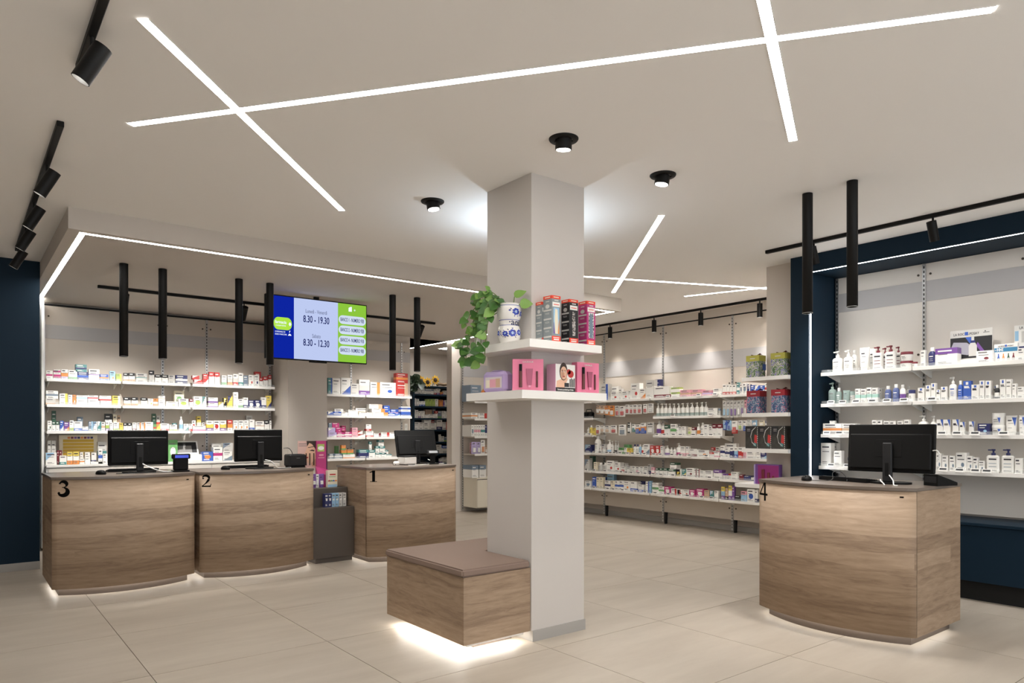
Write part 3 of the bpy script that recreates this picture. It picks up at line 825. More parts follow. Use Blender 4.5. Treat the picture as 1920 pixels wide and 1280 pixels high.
# walls
b=MB(); b.box(-3,.655,8.3,8.42,.075,C,M['blue']); struct('wall_left',b,'navy blue wall left of counter three')
b=MB(); b.box(.56,.655,8.42,9.98,0,C,M['blue']); struct('wall_left_return',b)
b=MB(); b.box(-3,.655,8.285,8.42,0,.075,M['skirt']); struct('baseboard_left',b)
b=MB(); b.box(.655,5.68,9.83,9.98,0,C,M['wall']); struct('wall_back_left',b)
b=MB(); b.box(6.47,8.3,9.83,9.98,0,C,M['wall']); struct('wall_back_right',b)
b=MB(); b.box(5.4,8.3,11.8,11.9,0,C,M['wall']); struct('wall_back_room',b)
b=MB(); b.box(5.4,5.5,9.98,11.8,0,C,M['wall']); struct('wall_back_room_side',b)
b=MB(); b.box(8.26,8.4,3.5,11.9,0,C,M['wall']); struct('wall_right_far',b); b=MB(); b.box(8.085,8.26,4.03,9.83,2.888,C,M['wall']); struct('trim_above_long_shelving',b)
b=MB(); b.box(8.235,8.26,4.03,9.83,0,.07,M['skirt']); struct('baseboard_right_far',b)
b=MB(); b.box(6.82,8.3,-3,3.68,0,C,M['wall']); struct('wall_right',b)
b=MB(); b.box(-3.1,-3,-3,8.3,0,C,M['wall']); struct('wall_left_front',b)
b=MB(); b.box(-3.1,8.3,-3.1,-3,2.75,C,M['wall']); b.box(-3.1,8.3,-3.1,-3,0,.12,M['wall']); b.box(6.4,8.3,-3.1,-3,.12,2.75,M['wall']); struct('wall_front',b,'unseen front wall with an added opening for daylight')  # left open so that added daylight reaches the ceiling
b=MB()
for k in range(7): b.box(-3.1+k*1.58,-3.04+k*1.58,-3.08,-3.02,.12,2.75,M['black'])
struct('trim_added_shop_front',b,'dark mullions of the added unseen shop front')  # unseen open front, added to let daylight brighten the room
# beige pillars
b=MB(); b.box(3.47,4.015,9.2,9.83,0,ZS,M['wall']); struct('pillar_behind_counters',b,'beige wall pillar behind the counters')
b=MB(); b.box(6.45,8.26,3.68,4.03,0,C,M['wall']); struct('pillar_right',b,'beige wall pillar beside the navy niche')
# the column in the middle
cx0,cx1,cy0,cy1=2.897,3.362,3.478,3.955
b=MB(); b.box(cx0,cx1,cy0,cy1,.07,C,M['col']); struct('column',b,'square off white column in the middle of the shop')
b=MB(); b.box(cx0+.004,cx1+.006,cy0-.008,cy1+.006,0,.07,M['skirt']); struct('baseboard_column',b)
# navy frame round the right niche
b=MB(); b.box(6.30,6.82,3.50,3.68,0,C,M['blue']); struct('trim_niche_jamb',b,'navy blue jamb of the right niche')
b=MB(); b.box(6.30,6.82,-3,3.50,ZS,C,M['blue']); struct('trim_niche_head',b,'navy blue head of the right niche')
# ================================================================== LIGHT LINES
LED=emitter('led_diffuser',(1,.965,.92),K_LED); LEDN=emitter('led_niche',(.94,.97,1),K_LED*.9); LEDS=emitter('led_soffit',(1,.97,.93),K_LED)
def led_line(x0,y0,x1,y1,z,label,width=.045,m=None,group='ceiling light lines'):
    L=math.hypot(x1-x0,y1-y0); a=math.atan2(y1-y0,x1-x0)
    t=thing('linear_light',label,'light',((x0+x1)/2,(y0+y1)/2,z),a,group)
    p=MB(); h=width/2
    for s_ in (-1,1): p.box(-L/2,L/2,s_*(h+.002)-.002,s_*(h+.002)+.002,-.003,.0,M['white'])
    obj('profile',p,t); d=MB(); d.box(-L/2,L/2,-h,h,-.003,-.0002,m or LED); obj('diffuser',d,t); return t
led_line(.594,3.147,2.279,4.953,C,'white light line at upper left crossing the longest one')
led_line(.745,4.268,3.196,1.011,C,'longest white light line across the front of the ceiling')
led_line(1.95,1.30,3.746,2.173,C,'white light line at upper right crossing the longest one')
led_line(4.262,3.559,6.181,5.893,C,'slanted white light line right of the column top')
led_line(5.19,5.51,7.55,4.572,C,'far white light line between column and right pillar')
led_line(7.042,5.513,7.48,4.20,C,'short far light line meeting another at right pillar')
led_line(-2.2,.4,.3,-2.2,C,'added unseen light line behind the viewpoint, left'); led_line(.6,-.6,3.4,-2.2,C,'added unseen light line behind the viewpoint, middle'); led_line(3.6,-.4,5.6,-2.4,C,'added unseen light line behind the viewpoint, right'); led_line(4.2,.9,5.6,-.2,C,'added unseen light line outside the right picture edge')  # extra lines out of view, added to light the front of the room
led_line(.757,6.19,.757,9.8,ZS,'light line along the left edge of the dropped ceiling',.04,LEDS,'dropped ceiling light lines')
led_line(.78,6.20,6.46,6.20,ZS,'light line along the front edge of the dropped ceiling',.04,LEDS,'dropped ceiling light lines')
led_line(6.475,6.18,6.475,11.4,ZS,'light line along the right edge of the dropped ceiling',.04,LEDS,'dropped ceiling light lines')
led_line(6.325,-2.9,6.325,3.47,ZS,'thin light line under the navy niche head',.016,LEDN,'niche light lines')
t=thing('linear_light','vertical light line on the navy niche jamb','light',(6.325,3.498,1.75),0,'niche light lines')
d=MB(); d.box(-.009,.009,-.004,0,-1.09,1.09,LEDN); obj('diffuser',d,t); d=MB()
for s_ in (-1,1): d.box(s_*.0115-.0015,s_*.0115+.0015,-.006,0,-1.09,1.09,M['alu'])
obj('profile',d,t)
t=thing('ceiling_panel_light','square white panel light in the back room ceiling','light',(7.04,10.78,ZS),0)
d=MB(); d.box(-.14,.14,-.14,.14,-.006,-.001,LEDS); obj('diffuser',d,t); d=MB()
for s_ in (-1,1): d.box(s_*.15-.01,s_*.15+.01,-.16,.16,-.008,0,M['white']); d.box(-.14,.14,s_*.15-.01,s_*.15+.01,-.008,0,M['white'])
obj('frame',d,t)
# ------------------------------------------------------------------ spots
LENS=emitter('lamp_lens',(1,.96,.9),14)
def spot_head(parent,loc,aim,r=.036,L=.17,energy=30,angle=50,color=NEUT,drop=.06):
    # a cylinder head hung on a short pin under the track; loc = pin top, aim = direction vector
    loc=Vector(loc); d=Vector(aim).normalized(); c=loc+Vector((0,0,-drop-L*.35)); p0=c-d*L*.5; p1=c+d*L*.5
    m=MB(); m.cyl(p0,p1-d*.03,r,M['black'],20); m.cyl(p1-d*.03,p1,r,M['black'],20,cap=False); m.cyl(p1,p1-d*.03,r*.9,M['alu'],20,r2=r*.6,cap=False); m.cyl(p1-d*.0005,p1,r,M['black'],20,r2=r*.9,cap=False)
    h=obj('spot_head',m,parent); l=MB(); l.cyl(p1-d*.022,p1-d*.020,r*.62,LENS,16); obj('lens',l,h)
    m=MB(); m.cyl(loc,c-Vector((0,0,L*.1)),.008,M['black'],8); obj('pin',m,parent)
    if energy: light('spot_lamp','SPOT',tuple(p1+d*.02),energy*K_SPOT,color,parent,tuple(p1+d*1.0),.04,1.0,angle)
def track(name,label,p0,p1,z,spots,aim,r=.036,L=.17,energy=30,angle=50,w_=.034,h_=.03,group='black track lights',drop=.05):
    p0=Vector((*p0,z)); p1=Vector((*p1,z)); t=thing('track_light',label,'track light',tuple((p0+p1)/2),0,group)
    a=(p1-p0); n=a.length; ang=math.atan2(a.y,a.x)
    m=MB(); m.box(-n/2,n/2,-w_/2,w_/2,-h_,0,M['black'],.003); obj('rail',m,t,(0,0,0),ang)
    for sp in spots:
        q=Vector((*sp,z-h_))-(p0+p1)/2; spot_head(t,q,aim,r,L,energy,angle,drop=drop)
    return t
track('t','black track with one spot at the top left picture edge',(.443,1.2),(.443,3.715),C,[(.443,3.36)],(-.45,.16,-.86),.037,.17,60,60)
track('t','black track with four spots on the ceiling left of the counters',(.443,4.45),(.443,7.79),C,[(.443,5.15),(.443,6.05),(.443,6.8),(.443,7.6)],(-.45,.16,-.86),.036,.17,35,60)
t=track('t','black track with spots above the counters',(1.15,8.32),(5.2,8.32),ZS,[(1.4,8.32),(2.62,8.32),(4.97,8.32)],(.02,.62,-.75),.034,.17,115,80)
track('t','black track above the long wall shelves',(7.9,8.9),(7.9,4.2),C,[(7.9,8.4),(7.9,7.6),(7.9,6.73),(7.9,5.92),(7.9,5.03)],(.0,0,-1),.033,.17,30,76,drop=.06)
track('t','black track in front of the navy niche',(5.85,3.66),(5.85,-1.5),C,[(5.85,3.2),(5.85,2.25),(5.85,1.1),(5.85,0)],(.42,.0,-.9),.034,.15,40,75,drop=.05)
# pendant tubes
def pendant(x,y,z0,z1,label,r=.036,energy=30):
    t=thing('pendant_tube',label,'pendant lamp',(x,y,z0),0,'black pendant tubes')
    m=MB(); L=z0-z1; m.lathe([(r*.82,-L+.075),(r*.9,-L),(r,-L),(r,-.002)],M['black'],24,cap=False); m.lathe([(r*.82,-L+.0745),(r*.82,-L+.075)],M['black'],24); obj('tube',m,t)
    m=MB(); m.lathe([(r*.9,-L-.0005),(r+.0008,-L-.0005),(r+.0008,-L+.003)],M['alu'],24,cap=False); obj('rim',m,t)
    m=MB(); m.lathe([(r*.78,-L+.070),(r*.78,-L+.072)],LENS,20); obj('lens',m,t)
    light('pendant_lamp','SPOT',(0,0,-L-.02),energy*K_SPOT,NEUT,t,(0,0,-L-2),.03,.8,70)
for k,(x,y) in enumerate(((1.186,7.107),(1.507,7.119),(2.197,7.131),(2.507,7.144),(3.784,6.928),(4.076,6.897))):
    pendant(x,y,ZS,2.01,['leftmost','second from left','third from left','fourth from left','fifth from left','sixth from left'][k]+' black pendant tube over the counters')
pendant(4.668,2.60,C,2.167,'left black pendant tube over counter four',.0345)
pendant(4.662,2.284,C,2.167,'right black pendant tube over counter four',.0345)
# recessed adjustable downlights round the column
for (x,y),ax,lb in (((2.701,4.354),(.10,-.10,-.98),'left of the column'),((2.706,2.964),(.08,.12,-.98),'in front of the column'),((3.594,2.988),(-.08,.12,-.98),'right of the column')):
    t=thing('downlight','round black recessed downlight '+lb,'downlight',(x,y,C),0,'downlights round the column')
    m=MB(); m.lathe([(.052,-.012),(.080,-.010),(.084,-.004),(.084,0)],M['black'],32,cap=False); m.lathe([(.052,-.012),(.050,-.002)],M['black'],32,cap=False); obj('ring',m,t)
    d=Vector(ax).normalized(); m=MB(); m.cyl((0,0,-.004),d*.06,.047,M['black'],28); h=obj('head',m,t)
    m=MB(); m.cyl(d*.0605,d*.062,.040,LENS,24); obj('lens',m,h)
    light('down_lamp','SPOT',tuple(d*.08),22*K_SPOT,NEUT,t,tuple(d*1.5),.03,.9,50)
# cool uplight on the rear of the column
t=thing('uplight','small cool uplight on an arm behind the column','uplight',(3.50,4.28,2.36),0)
m=MB(); m.lathe([(.02,0),(.05,.03),(.05,.06)],M['white'],20); obj('bowl',m,t); m=MB(); m.tube([(0,0,.01),(-.08,-.15,.0),(-.15,-.31,0)],.008,M['white']); obj('arm',m,t)
light('up_lamp','SPOT',(0,0,.075),13,(.72,.86,1),t,(-.05,-.05,1),.03,.8,160)
# ================================================================== SHELVING
def upright(parent,x,y,z0,z1,m=None):     # slotted aluminium upright (local coords, front -y)
    b=MB(); b.box(x-.014,x+.014,y-.012,y,z0,z1,M['alu']); u=obj('upright',b,parent)
    s_=MB(); z=z0+.03
    while z<z1-.03: s_.box(x-.005,x+.005,y-.0126,y-.0118,z,z+.022,M['slot']); z+=.04
    obj('slots',s_,u)
def bolts(parent,x,y,zs):
    for z in zs:
        for dx in (-.05,.05):
            b=MB(); b.cyl((x+dx,y,z),(x+dx,y-.006,z),.010,M['bolt'],12); obj('bolt',b,parent)
def shelf_board(parent,x0,x1,yf,yb,z,label=None,rail=.028,brk=()):
    b=MB(); b.box(x0,x1,yf+.004,yb,z-.02,z,M['shelf']); s_=obj('shelf',b,parent)
    r=MB(); r.box(x0,x1,yf-.004,yf+.004,z-rail,z+.004,M['white'],.001); obj('price_rail',r,s_)
    c=MB(); c.box(x0+.004,x1-.004,yf+.006,yf+.008,z,z+.03,M['clear']); obj('acrylic_lip',c,s_)
    for bx in brk:
        k=MB(); k.plate([(-.0,z-.02),(0,z-.02)],0,0,M['white']) if 0 else k.add([(bx-.004,yb,z-.02),(bx-.004,yf+.05,z-.02),(bx-.004,yb,z-.085),(bx+.004,yb,z-.02),(bx+.004,yf+.05,z-.02),(bx+.004,yb,z-.085)],[[0,1,2],[3,5,4],[0,3,4,1],[1,4,5,2],[0,2,5,3]],M['shelf']); obj('bracket',k,s_)
    return s_
def panels(parent,xs,y,z0,z1,m,hz=None):
    for a,b_ in zip(xs[:-1],xs[1:]):
        p=MB(); p.box(a+.004,b_-.004,y-.012,y+.006,z0,z1,m); q=obj('back_panel',p,parent)
        if hz: h=MB(); h.box(a+.004,b_-.004,y-.018,y-.0125,hz[0],hz[1],M['hdr']); obj('header_strip',h,q)
# left wall unit (local = world, front -y)
L=thing('wall_shelving','wide white wall shelving left of the beige pillar','shelving',(0,9.8,0))
xs=[.806,2.07,2.60,3.43]
panels(L,xs,0,.9,2.80,M['panel'],(2.42,2.58))
for x in xs: upright(L,x,-.012,.9,2.80)
for x in xs[:-1]+[3.43]: bolts(L,x,-.012,(1.15,1.98,2.68))
for z in (1.935,1.645,1.343):
    for a,b_ in ((.815,1.555),(1.575,2.33),(2.355,3.40)): shelf_board(L,a,b_,-.30,-.015,z,brk=(a+.03,b_-.03))
c=MB(); c.box(.765,.79,-.30,-.0,.03,2.82,M['shelf']); obj('side_post',c,L); c=MB(); c.box(.79,3.44,-.016,.004,2.802,2.822,M['slot']); obj('shadow_gap',c,L)  # shadow gap is a solid strip, its shade painted dark
c=MB(); c.box(.80,3.43,-.42,-.02,.935,.96,M['shelf'],.003); obj('base_top',c,L)
c=MB(); c.box(.80,3.43,-.40,-.02,.06,.93,M['shelf']); cb=obj('base_cabinet',c,L)
for k in range(3):
    x0=.82+k*.87
    for z0,z1 in ((.80,.918),(.62,.79),(.10,.61)):
        d=MB(); d.box(x0,x0+.86,-.412,-.402,z0,z1,M['panelw'],.002); dr=obj('drawer_front',d,L)
# shelving right of that pillar
B=thing('wall_shelving','white wall shelving right of the beige pillar behind counter one','shelving',(0,9.8,0))
xs=[4.02,4.645,5.50,5.66]
panels(B,xs,0,.5,2.72,M['panel'],(2.42,2.58))
for x in (4.645,5.50): upright(B,x,-.012,.5,2.72); bolts(B,x,-.012,(1.08,2.02,2.58))
for z in (1.868,1.562,1.252,.945):
    for a,b_ in ((4.02,4.735),(4.755,5.52)): shelf_board(B,a,b_,-.30,-.015,z,brk=(a+.03,b_-.03))
# dark blue product cabinet in the back room
Cc=thing('product_cabinet','tall dark blue open cabinet full of cartons in the back room','cabinet',(0,10.9,0))
for x in (6.375,7.155):
    c=MB(); c.box(x-.02,x+.02,0,.32,0,2.12,M['blue'],.002); obj('side_panel',c,Cc)
c=MB(); c.box(6.395,7.135,.31,.32,.02,2.1,M['blue']); obj('back_panel',c,Cc); c=MB(); c.box(6.36,7.17,-.01,.32,2.12,2.15,M['blue'],.002); obj('top',c,Cc)
for z in (2.003,1.789,1.574,1.367,1.149,.934,.761,.45,.1):
    c=MB(); c.box(6.395,7.135,0,.31,z-.03,z,M['blue'],.002); obj('shelf',c,Cc)
# narrow unit with white cabinet, left of the column
Dn=thing('wall_shelving','narrow wall shelving with grey shelves and white cabinet left of the column','shelving',(0,9.8,0))
panels(Dn,[6.67,7.4,8.10],0,.1,2.80,M['panel'],(2.25,2.46)); upright(Dn,6.655,-.012,.02,2.82); upright(Dn,7.4,-.012,.02,2.82); bolts(Dn,7.4,-.012,(1.2,2.6))
for z in (1.829,1.547,1.254,.968):
    b=MB(); b.box(6.67,8.0,-.33,-.015,z-.02,z,M['panel']); s_=obj('shelf',b,Dn); r=MB(); r.box(6.68,8.0,-.337,-.329,z-.03,z+.004,M['white']); obj('price_rail',r,s_)
c=MB(); c.box(6.672,7.35,-.40,-.015,.085,.576,M['cream'],.003); cb=obj('cabinet',c,Dn); c=MB(); c.box(6.676,7.346,-.415,-.402,.10,.545,M['cream'],.002); obj('cabinet_door',c,cb); c=MB(); c.box(6.676,7.346,-.404,-.400,.546,.556,M['slot']); obj('finger_gap',c,cb)
# long wall unit: rz=-90deg so local x = -world Y, local -y = -world X
E_=thing('wall_shelving','long wall shelving right of the column','shelving',(8.10,0,0),-PI/2)
xs=[-9.07,-7.9,-6.715,-5.55,-4.38]
panels(E_,xs[:-1]+[-4.05],0,.17,2.87,M['panel'],(2.19,2.42))
for x in xs[:-1]: upright(E_,x,-.012,.03,2.87); bolts(E_,x,-.012,(.32,1.98,2.76))
for x in xs[:-1]:
    k=MB(); k.add([(x+.016,-.012,.17),(x+.046,-.012,.17),(x+.046,.03,.17),(x+.016,.03,.17),(x+.016,-.010,.0),(x+.038,-.010,.0),(x+.038,.03,.0),(x+.016,.03,.0)],[[0,1,2,3],[4,7,6,5],[0,4,5,1],[1,5,6,2],[2,6,7,3],[3,7,4,0]],M['dark']); obj('foot',k,E_)
c=MB(); c.box(-9.1,-4.04,-.016,.004,2.872,2.886,M['slot']); obj('shadow_gap',c,E_)  # dark strip painted as the shade above the long panels
EB=[(-9.0,-7.905),(-7.89,-6.725),(-6.70,-5.56),(-5.545,-4.42)]
for z in (1.808,1.0,.721,.455):
    for a,b_ in EB: shelf_board(E_,a,b_,-.31,-.015,z,brk=(a+.02,b_-.02))
for z in (1.545,1.279):
    shelf_board(E_,-9.0,-7.86,-.31,-.015,z,brk=(-8.97,-7.88)); shelf_board(E_,-6.655,-5.53,-.31,-.015,z,brk=(-6.63,-5.55))
# niche unit
G=thing('wall_shelving','white wall shelving inside the navy niche','shelving',(6.80,0,0),-PI/2)
xs=[-3.47,-2.68,-1.89,-1.1,-.3]
panels(G,xs,0,.64,2.835,M['panelw'],(2.50,2.68))
for x in xs: upright(G,x,-.012,.64,2.835)
for x in xs[1:]: bolts(G,x,-.012,(2.03,2.74))
bolts(G,-3.42,-.012,(1.96,))
for z in (1.895,1.60,1.313,1.012):
    for k,(a,b_) in enumerate(((-3.475,-2.665),(-2.65,-1.7),(-1.69,-.8))): shelf_board(G,a-(.02 if z<1.1 and k==0 else 0),b_,-.32,-.015,z,brk=(a+.03,b_-.03))
nb=thing('base_cabinet','low navy blue cabinet under the niche shelves','cabinet',(6.80,0,0),-PI/2)
c=MB(); c.box(-3.49,2.9,-.50,-.005,.60,.625,M['blue'],.003); obj('top',c,nb)
for k in range(6):
    c=MB(); c.box(-3.48+k*1.05,-3.48+k*1.05+1.045,-.485,-.02,.16,.598,M['blue'],.002); obj('cabinet_unit',c,nb)
c=MB(); c.box(-3.45,2.9,-.40,-.05,0,.16,M['slot']); obj('plinth',c,nb)  # black recessed box, shade under the floating cabinet put into its colour
# ------------------------------------------------------------------ price tags on the rails
ORD='first second third fourth fifth sixth seventh eighth ninth tenth eleventh twelfth thirteenth fourteenth fifteenth sixteenth seventeenth eighteenth nineteenth twentieth'.split()
ORD+=['twenty-'+o for o in ORD[:9]]+['thirtieth']+['thirty-'+o for o in ORD[:9]]+['fortieth']+['forty-'+o for o in ORD[:9]]
ROWN={'L1':'top shelf left of the beige pillar','L2':'second shelf left of the beige pillar','L3':'third shelf left of the beige pillar','L4':'white base left of the beige pillar',
'B1':'top shelf behind counter one','B2':'second shelf behind counter one','B3':'third shelf behind counter one','B4':'fourth shelf behind counter one',
**{'C%d'%k:ORD[k-1]+' shelf of dark blue cabinet' for k in range(1,8)},
'D1':'top narrow shelf left of column','D2':'second narrow shelf left of column','D3':'third narrow shelf left of column','D4':'fourth narrow shelf left of column','D5':'white cabinet left of column',
**{'E%d'%k:['top','second','third','fourth','fifth','bottom'][k-1]+' shelf of long right wall' for k in range(1,7)},
**{'G%d'%k:['top','second','third','bottom'][k-1]+' shelf of navy niche' for k in range(1,5)}}
pt=MB(); pt.box(-.034,.034,-.010,0,-.019,.019,M['white'],.003); ptm=pt.mesh('tag_case'); ps=MB(); ps.box(-.026,.026,-.0108,-.0102,-.003,.012,M['screen']); psm=ps.mesh('tag_screen')
for key,pl,z,ys in TAGS:
    for k,y in enumerate(ys):
        t=thing('price_tag','white electronic price tag, %s from left on %s'%(ORD[k],ROWN[key]),'price tag',(pl-.012,y,z+.012),-PI/2,'electronic price tags')
        t.rotation_euler=(math.radians(-18),0,-PI/2); obj('tag_case',ptm,t); obj('tag_screen',psm,t)
# ================================================================== PRODUCTS ON THE SHELVES
DARKC=set('rdhbnxmvtsiz')
def carton(w_,d,h,st,co,rnd):
    b=MB(); c=[pm(k) for k in co]; c0=c[0]; c1=c[1] if len(c)>1 else c0; c2=c[2] if len(c)>2 else c1
    segs=[(0,1,c0)]
    if st=='T': segs=[(0,.66,c1),(.66,1,c0)]
    elif st=='B': segs=[(0,.30,c1),(.30,1,c0)]
    elif st=='M': segs=[(0,.36,c0),(.36,.58,c1),(.58,1,c0)]
    elif st=='N': segs=[(0,.30,c2),(.30,.66,c1),(.66,1,c0)]
    elif st=='H': segs=[(0,.12,c0),(.12,.5,c1),(.5,.72,c0),(.72,.9,c1),(.9,1,c0)]
    elif st=='C': segs=[(0,.5,c0),(.5,.57,c1),(.57,1,c0)]
    x=w_/2
    for a,e,m in segs:
        z0,z1=a*h,e*h
        b.add([(-x,0,z0),(x,0,z0),(x,d,z0),(-x,d,z0),(-x,0,z1),(x,0,z1),(x,d,z1),(-x,d,z1)],[[0,1,5,4],[1,2,6,5],[2,3,7,6],[3,0,4,7]],m)
    b.add([(-x,0,h),(x,0,h),(x,d,h),(-x,d,h)],[[0,1,2,3]],segs[-1][2]); b.add([(-x,0,0),(x,0,0),(x,d,0),(-x,d,0)],[[0,3,2,1]],segs[0][2])
    e=-.0006
    def q(x0,x1,z0,z1,m): b.add([(x0*w_,e,z0*h),(x1*w_,e,z0*h),(x1*w_,e,z1*h),(x0*w_,e,z1*h)],[[0,1,2,3]],m)
    def poly(pts,m): b.add([(px*w_,e,pz*h) for px,pz in pts],[list(range(len(pts)))],m)
    if st=='S': q(.20,.5,0,1,c1)
    if st=='D': poly([(-.5,0),(.5,0),(.5,.55)],c1) if rnd.random()<.6 else poly([(-.5,1),(-.5,.35),(.3,1)],c1)
    if st=='L': poly(ell(0,.45,.30,.22,14),c1)
    if st=='O': poly(ell(.12,.36,.15,.12,10),c2)
    if st=='Q': q(-.16,.16,.80,.95,c1)
    if st=='K': poly([(.08,1),(.5,.5),(.5,1)],c1)
    # small print
    top={'T':co[0],'N':co[0],'H':co[0]}.get(st,co[0])
    tm_=pm('w') if top in DARKC else M['txtd' if rnd.random()<.5 else 'txtg']
    e=-.0009
    zt=.80 if st not in 'QK' else .66
    hh=min(.10,.012/h)
    q(-.38,-.38+.45+rnd.random()*.25,zt,zt+hh,tm_)
    low=segs[0][2]; lk=[k for k in co if pm(k)==low][0]; tl=pm('w') if lk in DARKC else M['txtg']
    if h>.07:
        q(-.36,.05+rnd.random()*.3,.62,.62+hh*.5,tm_ if st not in 'TMNBHD' else tl); q(-.36,.2*rnd.random(),.17,.17+hh*.5,tl); q(-.36,.1+.2*rnd.random(),.10,.10+hh*.4,tl)
    return b
def rprof(w_,h,pts): return [(w_*r,h*z) for r,z in pts]
def pump_bottle(root,w_,h,st,co,square=False):
    c0=pm(co[0]); c1=pm(co[1]) if len(co)>1 else c0; cp=c0
    hb=h*(.70 if not square else .74); r=w_/2
    if square:
        cp=pm(co[-1]); b=MB(); b.box(-r,r,0,w_*.5,0,hb,c0,w_*.12); T=Matrix.Translation((0,w_*.25,0)); body=obj('body',b,root)
    else:
        T=Matrix.Translation((0,r*.8,0)); b=MB(); b.lathe([(r*.92,0),(r,hb*.04),(r,hb*.86),(r*.75,hb*.95),(r*.34,hb)],c0,18,T,.8)
        body=obj('body',b,root)
    l=MB()
    z0,z1={'B':(.06,.38),'M':(.35,.6),'T':(.62,.8),'Q':(.7,.82)}.get(st,(.25,.7))
    lm=c1 if st in 'BMTQ' else M['txtg']
    if square:
        for k,(a,e_,m) in enumerate(((.74,.82,M['txtd']),(.52,.55,c1 if co[1]!='w' else pm(co[-1])),(.34,.37,c1 if co[1]!='w' else pm(co[-1])),(.12,.15,M['txtg']))):
            l.box(-r*.6,r*.6,-.0008,.001,hb*a,hb*e_,m)
    elif st in 'BMT':
        n=18; l.lathe([(r*1.006,hb*z0),(r*1.006,hb*z1)],lm,n,T,.8,cap=False)
    else:
        for a,e_,f_ in ((.66,.72,.5),(.5,.52,.4),(.40,.42,.45),(.3,.32,.3)): l.box(-r*f_,r*f_,-.0012,.0005,hb*a,hb*e_,M['txtg'] if st!='Q' else c1)
    obj('label_print',l,body)
    p=MB(); rp=max(.006,r*.36); p.lathe([(rp,hb),(rp,hb+(h-hb)*.35),(rp*.45,hb+(h-hb)*.4),(rp*.45,hb+(h-hb)*.72),(rp*.9,hb+(h-hb)*.75),(rp*.9,h)],cp,12,T)
    y=T.translation.y; p.box(-rp*2.3,0,y-rp*.45,y+rp*.45,h-(h-hb)*.25,h-(h-hb)*.06,cp,.001); obj('pump',p,root)
def bottle(root,w_,h,st,co):
    c0=pm(co[0]); c1=pm(co[1]) if len(co)>1 else c0; r=w_/2; T=Matrix.Translation((0,r*.85,0))
    hb=h*.80; body_c=c1 if st=='T' else c0; cap_c=c0 if st=='T' else (pm('w') if co[0]!='w' else pm('e'))
    b=MB(); b.lathe([(r*.93,0),(r,hb*.04),(r,hb*.80),(r*.8,hb*.92),(r*.45,hb)],body_c,18,T,.85); body=obj('body',b,root)
    l=MB()
    if st in 'MB': l.lathe([(r*1.006,hb*.2),(r*1.006,hb*.58)],c1,18,T,.85,cap=False)
    else:
        tm_=pm('w') if co[0] in DARKC and st!='T' else M['txtg']
        for a,e_,f_ in ((.62,.68,.5),(.48,.5,.4),(.36,.38,.45)): l.box(-r*f_,r*f_,-.0012,.0005,hb*a,hb*e_,tm_)
    obj('label_print',l,body)
    p=MB(); p.lathe([(r*.5,hb),(r*.5,h*.99),(r*.45,h)],cap_c,14,T,.9); obj('cap',p,root)
def tube_(root,w_,h,st,co):
    c0=pm(co[0]); c1=pm(co[1]) if len(co)>1 else c0; r=w_/2; d=r*.9; n=16; vs=[];fs=[]
    lev=[(.12,.78,.78),(.2,.86,.80),(.55,.95,.5),(.92,1,.12),(1,1,.06)]
    for z,a,bb in lev:
        for i in range(n): an=2*PI*i/n; vs.append((r*a*math.cos(an),r*.8+d*bb*math.sin(an)*.8,z*h))
    for j in range(len(lev)-1):
        for i in range(n): k=(i+1)%n; fs.append([j*n+i,j*n+k,(j+1)*n+k,(j+1)*n+i])
    fs+=[list(range((len(lev)-1)*n,len(lev)*n)),list(range(n))[::-1]]
    b=MB(); b.add(vs,fs,c0,True); body=obj('body',b,root)
    l=MB(); yf=r*.8-d*.30
    def fr(z): return r*.8-.8*d*(.80-(z-.2)/.35*.3 if z<.55 else .5-(z-.55)/.37*.38)-.0015
    def q(x0,x1,z0,z1,m): l.add([(x0*r,fr(z0),z0*h),(x1*r,fr(z0),z0*h),(x1*r,fr(z1),z1*h),(x0*r,fr(z1),z1*h)],[[0,1,2,3]],m)
    if st=='K': z0,z1=.5,.9; l.add([(r*.7,fr(.45),.45*h),(r*.9,fr(.9),.9*h),(r*.1,fr(.9),.9*h)],[[0,1,2]],c1)
    if st=='B': q(-.5,.5,.24,.5,c1)
    q(-.6,.1,.72,.77,M['txtd']); q(-.5,.35,.6,.62,M['txtg']); q(-.5,.2,.36,.38,M['txtg'])
    obj('label_print',l,body)
    p=MB(); p.lathe([(r*.7,0),(r*.72,h*.12)],c0,16,Matrix.Translation((0,r*.8,0)),.9); obj('cap',p,root)
def jar(root,w_,h,st,co):
    lid=pm(co[-1]) if st in 'NP' and len(co)>1 else pm(co[0]); bodyc=pm(co[0]) if st!='T' else pm(co[1]); r=w_/2; T=Matrix.Translation((0,r,0))
    if st=='P' and len(co)>1 and co[0] in DARKC: lid=pm(co[0]); bodyc=pm(co[1])
    if st=='K': lid=pm('w')
    b=MB(); b.lathe([(r*.86,0),(r*.93,h*.08),(r*.96,h*.70)],bodyc,22,T); body=obj('body',b,root)
    p=MB(); p.lathe([(r,h*.70),(r,h*.96),(r*.95,h)],lid,22,T); obj('lid',p,root)
    l=MB()
    if st=='K': l.add([(r*.1,-.002+r*.02,h*.62),(r*.55,r*.1-.002,h*.62),(r*.4,r*.06,h*.15)],[[0,2,1]],pm(co[1]))
    l.box(-r*.5,r*.05,-.001,r*.15,h*.45,h*.5,M['txtg']); l.box(-r*.45,r*.2,-.001,r*.15,h*.3,h*.33,M['txtg']); obj('label_print',l,body)
